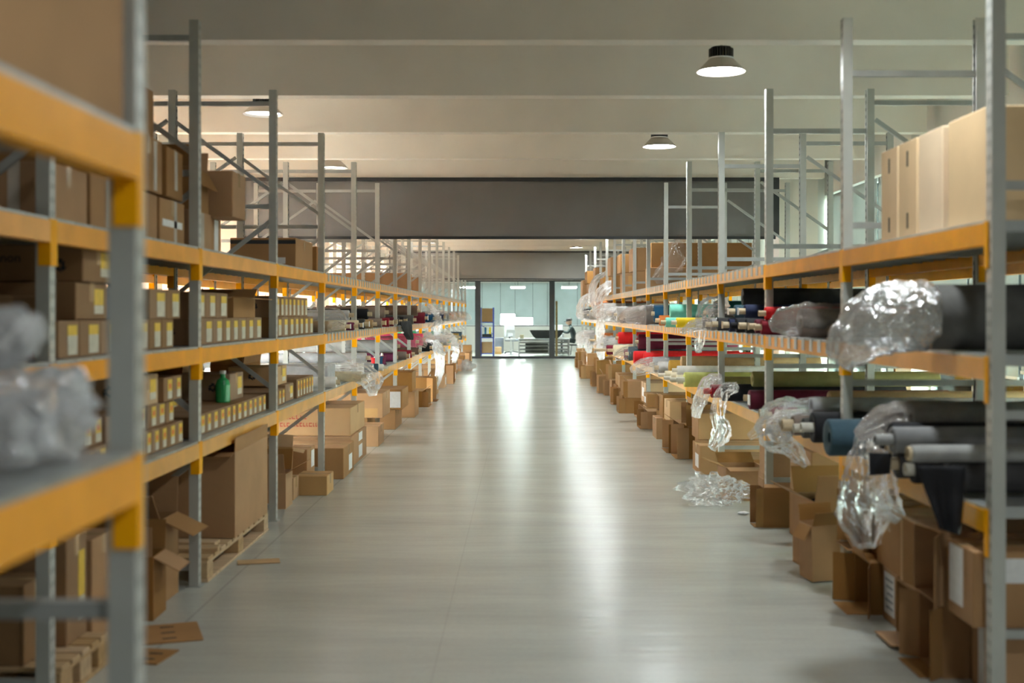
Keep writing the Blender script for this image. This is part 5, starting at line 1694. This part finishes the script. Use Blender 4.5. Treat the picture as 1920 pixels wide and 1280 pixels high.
film([(RX + 0.02, 7.1, ZR[0] + 0.12), (RX - 0.14, 7.12, ZR[0] + 0.09), (RX - 0.20, 7.15, ZR[0] - 0.02), (RX - 0.10, 7.05, ZR[0] - 0.10), (RX - 0.03, 7.0, ZR[0] - 0.19)], [(0.08, 0.05), (0.20, 0.10), (0.19, 0.08), (0.08, 0.05), (0.02, 0.02)],
     'bunched clear film over the rolls before the third right post', seed=63, amp=0.3, material='film_clear', fold=7, nseg=40)
film([(RX - 0.02, 9.35, ZR[0] + 0.13), (RX - 0.12, 9.40, ZR[0] + 0.08), (RX - 0.15, 9.42, ZR[0] - 0.10), (RX - 0.12, 9.42, ZR[0] - 0.22), (RX - 0.20, 9.45, ZR[0] - 0.36)], [(0.06, 0.04), (0.10, 0.05), (0.08, 0.05), (0.14, 0.07), (0.05, 0.03)],
     'long twist of clear film hanging in the third right bay', seed=64, amp=0.3, material='film_clear', fold=7, nseg=36)
film([(RX - 0.04, 9.93, ZR[0] + 0.14), (RX - 0.14, 9.94, ZR[0] + 0.13), (RX - 0.22, 9.95, ZR[0] - 0.02), (RX - 0.25, 9.95, ZR[0] - 0.16)], [(0.08, 0.05), (0.12, 0.06), (0.09, 0.05), (0.08, 0.03)],
     'pale film scarf hanging beside the black roll, third right bay', seed=65, amp=0.3, material='film_milky', fold=7)
cloth_drape([(RX - 0.20, 4.52, ZR[0] + 0.130), (RX - 0.02, 4.52, ZR[0] + 0.130), (RX - 0.13, 4.50, ZR[0] - 0.10), (RX - 0.04, 4.50, ZR[0] - 0.13)], 'black cloth hanging down beneath the thin silver tube', 'fabric_black', seed=3, fold=0.018)
cloth_drape([(RX - 0.22, 5.08, ZR[0] + 0.115), (RX - 0.13, 5.06, ZR[0] + 0.115), (RX - 0.22, 5.07, ZR[0] + 0.02), (RX - 0.14, 5.05, ZR[0] + 0.03)], 'small black cloth flap under the grey banded roll', 'fabric_black', seed=5, fold=0.006)
for i, (px, w, a) in enumerate(((1150, 0.35, 0.24), (1126, 0.4, 0.26), (1108, 0.4, 0.28))):
    yy = RY(px)
    film([(RX, yy, ZR[0] + 0.22), (RX - a * 0.7, yy, ZR[0] + 0.16), (RX - a, yy, ZR[0] + 0.0), (RX - a * 0.9, yy, ZR[0] - 0.16)], [(w * 0.6, 0.06), (w, 0.09), (w, 0.08), (w * 0.5, 0.05)],
         'milky film heap spilling off the far lower right shelf, %s one' % ('nearest', 'middle', 'farthest')[i], seed=70 + i, amp=0.35, material='film_milky', fold=3.5, nseg=36)

# ------------------------------------------------------------------ right: floor
GF = 'cartons on the floor under the right rack'
F = ' on the floor under the right rack'
WLab = lambda u=0.0, v=0.0, a=0.12, c=0.18: ('-x', u, v, a, c, 'paper_white', 'white_label')
def aisle_open(y0, y1, z, h, xf, depth, lab, ang, flap=None, skip=(), **k):
    """carton lying on its back wall with its open end towards the aisle (-x)"""
    # local +z -> -x ; local x -> +z
    ang = (ang[0], min(ang[1], 80), -1.0, min(ang[3], 80))
    o = open_carton(h, y1 - y0, depth, (xf + depth, (y0 + y1) / 2, z + h / 2), lab, GF, angles=ang, flap=flap, rot=(0, -math.pi / 2, 0), skip=skip, **k)
    return o
# first bay, two layers
carton(RX + 0.08, RX + 1.2, 4.42, 4.72, 0, 0.29, 'brown carton, lowest at the first right post', GF, stickers=[WLab(0.05, 0, 0.06, 0.27)])
carton(RX - 0.03, RX + 1.15, 4.41, 4.68, 0.292, 0.28, 'brown carton with a wide white label by the first right post', GF, stickers=[('-x', 0.04, 0.02, 0.14, 0.22, 'paper_white', 'white_label'), ('-y', -0.3, 0.07, 0.5, 0.09, 'paper_white', 'white_label')])
aisle_open(4.76, 5.04, 0, 0.29, RX - 0.02, 1.1, 'open-ended carton, lower' + F + ', second from the post', (80, 40, 85, 40), flap=0.09, skip=(0,))
aisle_open(4.74, 5.05, 0.292, 0.29, RX - 0.04, 1.0, 'open-ended carton, upper' + F + ', second from the post', (20, 110, 40, 60), flap=0.10, skip=(2,))
aisle_open(5.16, 5.42, 0.012, 0.24, RX + 0.0, 1.1, 'open-ended carton, lower' + F + ', third from the post', (75, 20, 85, 50), flap=0.10, skip=(0, 1))
carton(RX + 0.0, RX + 1.1, 5.10, 5.36, 0.255, 0.27, 'plain brown carton, upper' + F + ', third from the post', GF, material='cardboard_pale')
carton(RX + 0.03, RX + 1.1, 5.50, 5.72, 0, 0.25, 'brown carton, lower' + F + ', fourth from the post', GF)
carton(RX + 0.02, RX + 1.1, 5.42, 5.78, 0.253, 0.26, 'wide brown carton, upper' + F + ', fourth from the post', GF, material='cardboard')
aisle_open(5.76, 6.02, 0, 0.25, RX - 0.02, 1.05, 'open-ended carton next to the white printed sheet' + F, (60, 25, 30, 70), flap=0.11)
o = obj('paper_sheet', MB().box(-0.002, 0.0, -0.075, 0.075, -0.095, 0.095).mesh('paper_sheet', 'paper_white'), None, (RX + 0.0285, 5.61, 0.135), (0, 0, 0))
tag(o, 'white printed sheet stuck to a floor carton near the viewer, right', 'paper')
for i in range(5):
    obj('printed_line', MB().box(-0.0032, -0.002, -0.058, 0.058 - 0.015 * (i % 3), 0.06 - i * 0.032, 0.07 - i * 0.032).mesh('printed_line', 'grey_plastic'), o)
carton(RX + 0.03, RX + 1.05, 6.06, 6.26, 0, 0.25, 'brown carton, lower' + F + ', just before second post', GF)
aisle_open(6.02, 6.27, 0.254, 0.28, RX + 0.02, 1.0, 'upright open-ended carton, upper, just before the second right post', (88, 40, 86, 75), flap=0.07)
carton(RX + 0.06, RX + 1.0, 5.80, 6.0, 0.254, 0.26, 'narrow brown carton, upper' + F + ', before second post', GF)
# second bay: open carton with dark waste and a green piece
o = open_carton(0.36, 0.34, 0.40, (RX + 0.09, 6.86, 0.0), 'open carton full of dark scraps' + F, GF, angles=(120, 20, 62, 20), flap=0.16, rot=(0, 0, 0.12))
blob((RX + 0.10, 6.86, 0.37), (0.14, 0.13, 0.06), 'dark fabric scraps heaped in the open carton on the right', seed=81, material='fabric_black', cat='scraps', name='fabric_scraps', amp=0.3)
blob((RX + 0.09, 6.78, 0.475), (0.035, 0.035, 0.03), 'lime green ball of cloth on top of the dark scraps', seed=82, material='fabric_lime', cat='scraps', name='fabric_scraps', amp=0.1)
open_carton(0.20, 0.16, 0.30, (RX - 0.05, 6.535, 0.012), 'narrow crushed carton leaning before the scrap carton', GF, angles=(20, 10, 150, 30), flap=0.09, rot=(0.02, -0.03, 0.2))
carton(RX + 0.07, RX + 1.4, 7.30, 7.9, 0, 0.30, 'long brown carton, lower' + F + ', second bay', GF)
carton(RX + 0.07, RX + 1.4, 7.30, 7.88, 0.302, 0.30, 'long brown carton, upper' + F + ', second bay', GF)
carton(RX + 0.07, RX + 1.4, 8.50, 8.95, 0, 0.28, 'long brown carton, lower' + F + ', third bay', GF)
carton(RX + 0.07, RX + 1.4, 8.50, 8.9, 0.302 - 0.02, 0.34, 'long brown carton, upper' + F + ', third bay', GF)
aisle_open(8.10, 8.27, 0, 0.27, RX - 0.06, 0.3, 'narrow carton with open end beside the third right post', (88, 10, 90, 20), flap=0.06)
open_carton(0.30, 0.30, 0.26, (RX + 0.02, 9.40, 0.0), 'open carton behind the floor plastic, nearer', GF, angles=(100, 60, 70, 95), flap=0.14, rot=(0, 0, 0.05))
carton(RX + 0.0, RX + 0.9, 9.65, 10.2, 0, 0.27, 'brown carton behind the floor plastic, farther', GF)
blob((RX - 0.24, 9.02, 0.11), (0.25, 0.20, 0.12), 'heap of clear crumpled plastic lying on the aisle floor', seed=90, material='film_clear', floor_z=0.0, amp=0.32, fold=5)
o = blob((RX - 0.10, 8.62, 0.014), (0.045, 0.03, 0.014), 'small white paper scrap on the aisle floor by the plastic heap', seed=91, material='paper_white', cat='paper', name='paper_scrap', floor_z=0.0, amp=0.3)
carton(RX - 0.10, RX + 0.9, 10.75, 11.2, 0, 0.26, 'brown carton with side label just past the fourth right post', GF, stickers=[WLab(-0.05, -0.02, 0.2, 0.12)])
carton(RX + 0.0, RX + 1.2, 11.3, 11.75, 0, 0.25, 'brown carton' + F + ', fourth bay', GF)
carton(RX - 0.03, RX + 1.2, 11.32, 11.75, 0.252, 0.25, 'brown carton stacked under the lime roll, right', GF)
rnd = random.Random(8)
y = 11.9
i = 0
while y < 33.5:
    w = rnd.uniform(0.32, 0.62)
    yc = clear_of_frames('R', y + w / 2, w / 2)
    y0, y1 = yc - w / 2, yc + w / 2
    if y0 < y - 1e-6 or any(y0 - 0.045 < f < y1 + 0.045 for f in FRAMES['R']):
        y += 0.08
        continue
    i += 1
    far = min(1.0, (y - 11) / 14)
    h = rnd.uniform(0.2, 0.32)
    xf = RX - rnd.uniform(0.02, 0.14 + 0.16 * far)
    dp = rnd.uniform(0.7, 1.2)
    kind = rnd.random()
    stacked = rnd.random() < 0.75
    if kind < 0.4:
        lab = 'open-ended carton, %s along the right floor counted from the mustard roll' % ordinal(i)
        aisle_open(y0, y1, 0, h, xf, dp, lab, (rnd.uniform(30, 78), rnd.uniform(5, 40), rnd.uniform(40, 86), rnd.uniform(5, 40)), flap=min(h, w) * 0.42, skip=(0,) if stacked else ())
    else:
        st = [WLab(rnd.uniform(-0.05, 0.05), 0, w * 0.45, h * 0.45)] if rnd.random() < 0.55 else []
        carton(xf, xf + dp, y0, y1, 0, h, 'closed carton, %s along the right floor counted from the mustard roll' % ordinal(i), GF, stickers=st)
    if stacked:
        h2 = rnd.uniform(0.16, 0.3)
        xf2 = xf + rnd.uniform(0.0, 0.08)
        lab = 'carton stacked on the %s right floor carton counted from the mustard roll' % ordinal(i)
        if rnd.random() < 0.4:
            aisle_open(y0 + 0.01, y1 - 0.01, h + 0.002, h2, xf2, dp * 0.9, 'open ' + lab, (rnd.uniform(30, 85), rnd.uniform(5, 40), rnd.uniform(60, 86), rnd.uniform(5, 40)), flap=min(h2, w) * 0.3, skip=(2,))
        else:
            st = [WLab(rnd.uniform(-0.05, 0.05), 0, w * 0.45, h2 * 0.45)] if rnd.random() < 0.4 else []
            carton(xf2, xf2 + dp * 0.9, y0 + 0.01, y1 - 0.01, h + 0.002, h2, lab, GF, stickers=st, material='cardboard' if rnd.random() < 0.7 else 'cardboard_pale')
    y = y1 + rnd.uniform(0.04, 0.3)

# ------------------------------------------------------------------ the workroom behind the glass
def bx(x0, x1, Y):
    return XX(x0, Y), XX(x1, Y)

# hanging light fittings
for i, px in enumerate((877, 971, 1067)):
    Y = 41.5
    g = empty('light_fitting', (XX(px, Y), Y, 2.30))
    tag(g, ('bright light fitting on the workroom ceiling, left of three', 'bright light fitting on the workroom ceiling, middle of three', 'bright light fitting on the workroom ceiling, right of three')[i], 'lamp', 'workroom lights')
    obj('housing', MB().box(-0.26, 0.26, -0.5, 0.5, 0.03, 0.09).mesh('housing', 'white_metal'), g)
    obj('diffuser', MB().box(-0.24, 0.24, -0.48, 0.48, 0.0, 0.03).mesh('diffuser', 'room_light'), g)
    for s in (-0.4, 0.4):
        obj('hanger', MB().tube((0, s, 0.09), (0, s, CEIL_Z - 2.30), 0.006, 6).mesh('hanger', 'lamp_fin'), g)

# blue shelving with cartons
Y = 39.2
x0, x1 = XX(901, Y), XX(925, Y)
g = empty('steel_shelving', (0, Y, 0))
tag(g, 'blue steel shelving unit behind the glass partition', 'shelving')
for xx in (x0, x1):
    for dy in (0.0, 0.45):
        obj('post', MB().box(xx - 0.02, xx + 0.02, dy - 0.02, dy + 0.02, 0, 1.62).mesh('post', 'blue_metal'), g)
for z in (0.10, 0.62, 1.12):
    obj('shelf', MB().box(x0, x1, -0.02, 0.47, z, z + 0.03).mesh('shelf', 'blue_metal'), g)
obj('brace', MB().bar((x0, 0.47, 1.05), (x1, 0.47, 0.72), 0.012, 0.02).mesh('brace', 'blue_metal'), g)
carton(x0 + 0.04, x1 - 0.03, Y + 0.03, Y + 0.42, 1.151, 0.44, 'brown carton on the top of the blue shelving', None)
carton(x0 + 0.03, x1 + 0.0 - 0.04, Y + 0.03, Y + 0.42, 0.131, 0.36, 'brown carton on the bottom of the blue shelving', None)
o = carton(x0 + 0.05, x1 - 0.06, Y + 0.03, Y + 0.40, 0.651, 0.10, 'flat dark bundle on the middle of the blue shelving', None, material='fabric_charcoal', tape=None, name='cloth_or_shade_block')
for i in range(4):
    cc = ('white', 'deep blue', 'white', 'yellow')[i]
    o = obj('folder', cbox('folder', 'fabric_' + cc.replace(' ', '_'), -0.03, 0.03, 0, 0.2, 0, 0.22), None, (x0 + 0.08 + i * 0.075, Y + 0.06, 0.753))
    tag(o, ('first', 'second', 'third', 'fourth')[i] + ' upright folder on the blue shelving, counted from the left', 'folder', 'folders on the blue shelving')

# long tubular steel work table with a dark cloth trough
Y = 40.0
tx0, tx1 = XX(973, Y), XX(1067, Y)
g = empty('work_table', (0, Y, 0))
tag(g, 'long steel tube work table behind the glass partition', 'table')
for xx in (tx0, (tx0 + tx1) / 2 + 0.2, tx1):
    for dy in (0.0, 0.9):
        obj('leg', MB().tube((xx, dy, 0), (xx, dy, 0.56), 0.022, 10).mesh('leg', 'steel_pipe'), g)
for z in (0.10, 0.22, 0.34, 0.45, 0.53):
    for dy in (0.0, 0.9):
        obj('rail', MB().tube((tx0, dy, z), (tx1, dy, z), 0.018, 8).mesh('rail', 'steel_pipe'), g)
obj('table_top', MB().box(tx0 - 0.03, tx1 + 0.03, -0.02, 0.92, 0.56, 0.59).mesh('table_top', 'white_metal'), g)
# boat-shaped trough of dark cloth on the table
xa, xb, xc, xd = XX(993, Y), XX(1058, Y), XX(1004, Y), XX(1046, Y)
z0_, z1_ = 0.592, 0.86
bo_ = MB()
n_ = 12
ring = []
for j in range(5):
    t = j / 4
    z = z0_ + (z1_ - z0_) * t
    e = t ** 0.7
    l0, l1 = xc + (xa - xc) * e, xd + (xb - xd) * e
    w0, w1 = 0.20 - 0.08 * e, 0.70 + 0.08 * e
    ring.append([(l0, w0, z), (l1, w0, z), (l1, w1, z), (l0, w1, z)])
inner = []
for j in range(4, 0, -1):
    q = ring[j]
    inner.append([(q[0][0] + 0.03, q[0][1] + 0.03, q[0][2]), (q[1][0] - 0.03, q[1][1] + 0.03, q[1][2]), (q[2][0] - 0.03, q[2][1] - 0.03, q[2][2]), (q[3][0] + 0.03, q[3][1] - 0.03, q[3][2])])
allr = ring + inner
pts = [p_ for q in allr for p_ in q]
fs = [(0, 3, 2, 1)]
for j in range(len(allr) - 1):
    for i in range(4):
        i2 = (i + 1) % 4
        fs.append((j * 4 + i, j * 4 + i2, j * 4 + 4 + i2, j * 4 + 4 + i))
k_ = (len(allr) - 1) * 4
fs.append((k_, k_ + 1, k_ + 2, k_ + 3))
bo_.poly(pts, fs)
o = obj('cloth_trough', fix_normals(bo_.mesh('cloth_trough', 'fabric_charcoal')), None, (0, Y, 0))
tag(o, 'dark boat-shaped cloth trough lying on the steel work table', 'cloth')
o = carton(XX(985, Y), XX(1028, Y), Y + 0.1, Y + 0.8, 0.121, 0.30, 'dark block added as shade under the steel work table', None, material='fabric_dark_grey', tape=None, name='cloth_or_shade_block')  # dark block added in place of the shade beneath the table top
carton(XX(975, Y), XX(981, Y) + 0.02, Y + 0.05, Y + 0.3, 0.592, 0.12, 'small pale bundle on the left end of the work table', None, material='fabric_cream', tape=None, name='cloth_or_shade_block')
# tan board leaning against the mullion
o = obj('wooden_board', cbox('wooden_board', 'wood', -0.035, 0.035, -0.012, 0.012, 0, 1.82, 0.003), None, (1.08, YG + 0.30, 0.0), (0.03, 0, 0))
tag(o, 'tall narrow wooden board leaning behind the dark glass mullion', 'board')
# pale office chair
def chair(x, y, rz, label):
    g = empty('office_chair', (x, y, 0), (0, 0, rz))
    tag(g, label, 'chair')
    for k in range(5):
        q = 2 * math.pi * k / 5
        obj('base_leg', MB().bar((0, 0, 0.09), (0.28 * math.cos(q), 0.28 * math.sin(q), 0.05), 0.04, 0.03).mesh('base_leg', 'dark_metal'), g)
        obj('castor', MB().tube((0.28 * math.cos(q), 0.28 * math.sin(q) - 0.015, 0.027), (0.28 * math.cos(q), 0.28 * math.sin(q) + 0.015, 0.027), 0.026, 10).mesh('castor', 'dark_metal'), g)
    obj('column', MB().tube((0, 0, 0.08), (0, 0, 0.44), 0.025, 10).mesh('column', 'aluminium'), g)
    obj('seat', cbox('seat', 'grey_plastic', -0.23, 0.23, -0.22, 0.22, 0.44, 0.52, 0.03), g)
    obj('backrest', cbox('backrest', 'fabric_light_grey', -0.22, 0.22, 0.22, 0.27, 0.58, 1.02, 0.02), g)
    obj('back_stem', MB().bar((0, 0.20, 0.47), (0, 0.25, 0.65), 0.05, 0.02).mesh('back_stem', 'dark_metal'), g)
    return g
chair(XX(962, 42.5), 42.5, 0.6, 'grey office chair in the middle of the workroom')
chair(XX(1052, 43.0), 43.0, 2.6, 'pale office chair at the right of the workroom')
# dark storage trolley and low boxes left of the table
carton(XX(928, 43), XX(944, 43), 43.0, 43.6, 0, 0.55, 'grey cabinet low in the workroom beside the blue shelving', None, material='grey_plastic', tape=None, name='low_cabinet')
for i in range(3):
    carton(XX(928, 42), XX(940, 42), 42.0, 42.5, i * 0.082, 0.08, ('lowest', 'middle', 'topmost')[i] + ' flat yellowish carton of the pile in the workroom', 'flat cartons in the workroom', material='cardboard_pale')
# white machine stand
g = empty('sewing_machine', (XX(958, 41.3), 41.3, 0))
tag(g, 'white sewing machine on a small stand in the workroom', 'machine')
obj('stand', MB().box(-0.12, 0.10, -0.2, 0.2, 0.0, 0.03).box(-0.02, 0.02, -0.02, 0.02, 0.03, 0.5).mesh('stand', 'white_metal'), g)
obj('bed', cbox('bed', 'white_metal', -0.18, 0.18, -0.2, 0.2, 0.5, 0.56, 0.01), g)
obj('arm', MB().box(0.06, 0.14, -0.06, 0.06, 0.56, 0.82).box(-0.16, 0.14, -0.05, 0.05, 0.76, 0.86).mesh('arm', 'white_metal'), g)
obj('needle_head', MB().box(-0.16, -0.10, -0.04, 0.04, 0.62, 0.76).mesh('needle_head', 'white_metal'), g)

# ------------------------------------------------------------------ the seated person
def skin_body(name, verts, edges, radii, material, parent=None, root=0, levels=2):
    me = bpy.data.meshes.new(name)
    me.from_pydata(verts, edges, [])
    me.materials.append(MATS[material])
    o = obj(name, me, parent)
    md = o.modifiers.new('skin', 'SKIN')
    md.use_smooth_shade = True
    sv = me.skin_vertices[0].data
    for i, r in enumerate(radii):
        sv[i].radius = (r, r) if isinstance(r, (int, float)) else r
        sv[i].use_root = (i == root)
    s = o.modifiers.new('sub', 'SUBSURF')
    s.levels = levels
    s.render_levels = levels
    return o

def person():
    Y = 41.4
    X = XX(1072, Y)
    # seated, facing left (-x), leaning forward with arms on the table
    V = [(0.10, 0, 0.50), (0.07, 0, 0.66), (0.03, 0, 0.82), (-0.02, 0, 0.93), (-0.055, 0, 1.00), (-0.07, 0, 1.05), (-0.085, 0, 1.10), (-0.09, 0, 1.17),
         (-0.02, -0.17, 0.92), (-0.13, -0.21, 0.76), (-0.34, -0.14, 0.80), (-0.42, -0.12, 0.81),
         (-0.02, 0.17, 0.92), (-0.13, 0.21, 0.76), (-0.34, 0.14, 0.80), (-0.42, 0.12, 0.81),
         (0.08, -0.09, 0.48), (-0.34, -0.12, 0.50), (-0.34, -0.12, 0.10), (-0.46, -0.12, 0.035),
         (0.08, 0.09, 0.48), (-0.34, 0.12, 0.50), (-0.34, 0.12, 0.10), (-0.46, 0.12, 0.035)]
    E = [(0, 1), (1, 2), (2, 3), (3, 4), (4, 5), (5, 6), (6, 7), (3, 8), (8, 9), (9, 10), (10, 11), (3, 12), (12, 13), (13, 14), (14, 15),
         (0, 16), (16, 17), (17, 18), (18, 19), (0, 20), (20, 21), (21, 22), (22, 23)]
    R = [(0.14, 0.12), (0.14, 0.11), (0.15, 0.11), (0.13, 0.09), 0.055, 0.055, (0.075, 0.085), (0.07, 0.08),
         0.065, 0.05, 0.038, 0.03, 0.065, 0.05, 0.038, 0.03, 0.085, 0.06, 0.042, 0.035, 0.085, 0.06, 0.042, 0.035]
    body = skin_body('person', V, E, R, 'jacket')
    body.location = (X, Y, 0)
    tag(body, 'seated person in dark jacket and dark cap working behind the glass', 'person')
    # head in skin colour just around the body's head, face towards -x
    b = bmesh.new()
    bmesh.ops.create_icosphere(b, subdivisions=3, radius=1.0)
    for v in b.verts:
        c = v.co.copy()
        v.co = Vector((c.x * 0.102, c.y * 0.088, c.z * 0.122))
        if c.x < -0.6 and abs(c.y) < 0.25 and -0.35 < c.z < 0.1:
            v.co.x -= 0.018                      # nose
        if c.x < -0.7 and 0.05 < c.z < 0.3 and 0.2 < abs(c.y) < 0.5:
            v.co.x += 0.008                      # eye sockets
        if abs(c.y) > 0.93 and abs(c.z) < 0.3:
            v.co.y *= 1.12                       # ears
    me = bpy.data.meshes.new('face')
    b.to_mesh(me)
    b.free()
    me.materials.append(MATS['skin'])
    me.polygons.foreach_set('use_smooth', [True] * len(me.polygons))
    obj('face', me, body, (-0.095, 0, 1.135), (0, -0.25, 0))
    cap = MB().lathe([(0.106, 0.0), (0.112, 0.03), (0.10, 0.075), (0.06, 0.105), (0.0, 0.112)], 24)
    cap.box(-0.19, -0.08, -0.07, 0.07, 0.0, 0.012)
    obj('cap', cap.mesh('cap', 'hair'), body, (-0.085, 0, 1.165), (0, -0.2, 0))
    for s in (-1, 1):
        h = MB()
        h.box(-0.06, 0.02, -0.035, 0.035, -0.012, 0.012)
        for f in range(4):
            ln = (0.055, 0.065, 0.06, 0.045)[f]
            h.tube((-0.06, -0.028 + f * 0.018, 0.0), (-0.06 - ln * 0.6, -0.028 + f * 0.018, 0.0), 0.008, 6)
            h.tube((-0.06 - ln * 0.6, -0.028 + f * 0.018, 0.0), (-0.06 - ln, -0.028 + f * 0.018, -0.018), 0.007, 6)
        h.tube((-0.02, -s * 0.035, 0), (-0.06, -s * 0.062, -0.006), 0.009, 6)
        obj('hand', h.mesh('hand', 'skin'), body, (-0.44, s * 0.12, 0.81))
        me = MB().lathe([(0, 0), (0.008, 0.0), (0.0, 0.008)], 8).mesh('eye', 'hair')
        obj('eye', me, body, (-0.195, s * 0.035, 1.15))
    # stool
    g = empty('stool', (X + 0.08, Y, 0))
    tag(g, 'round stool under the seated person', 'stool')
    obj('seat', MB().lathe([(0, 0.32), (0.17, 0.32), (0.18, 0.34), (0.17, 0.36), (0, 0.36)], 24).mesh('seat', 'dark_metal'), g)
    for k in range(4):
        q = math.pi / 4 + k * math.pi / 2
        obj('leg', MB().tube((0.11 * math.cos(q), 0.11 * math.sin(q), 0.32), (0.17 * math.cos(q), 0.17 * math.sin(q), 0.003), 0.012, 8).mesh('leg', 'steel_pipe'), g)
person()
g = empty('sewing_table', (XX(1055, 41.4) - 0.05, 41.4, 0))
tag(g, 'small white sewing table in front of the seated person', 'table')
obj('table_top', MB().box(-0.35, 0.10, -0.3, 0.3, 0.70, 0.73).mesh('table_top', 'white_metal'), g)
for sx in (-0.31, 0.06):
    for sy in (-0.26, 0.26):
        obj('leg', MB().box(sx - 0.02, sx + 0.02, sy - 0.02, sy + 0.02, 0, 0.70).mesh('leg', 'white_metal'), g)
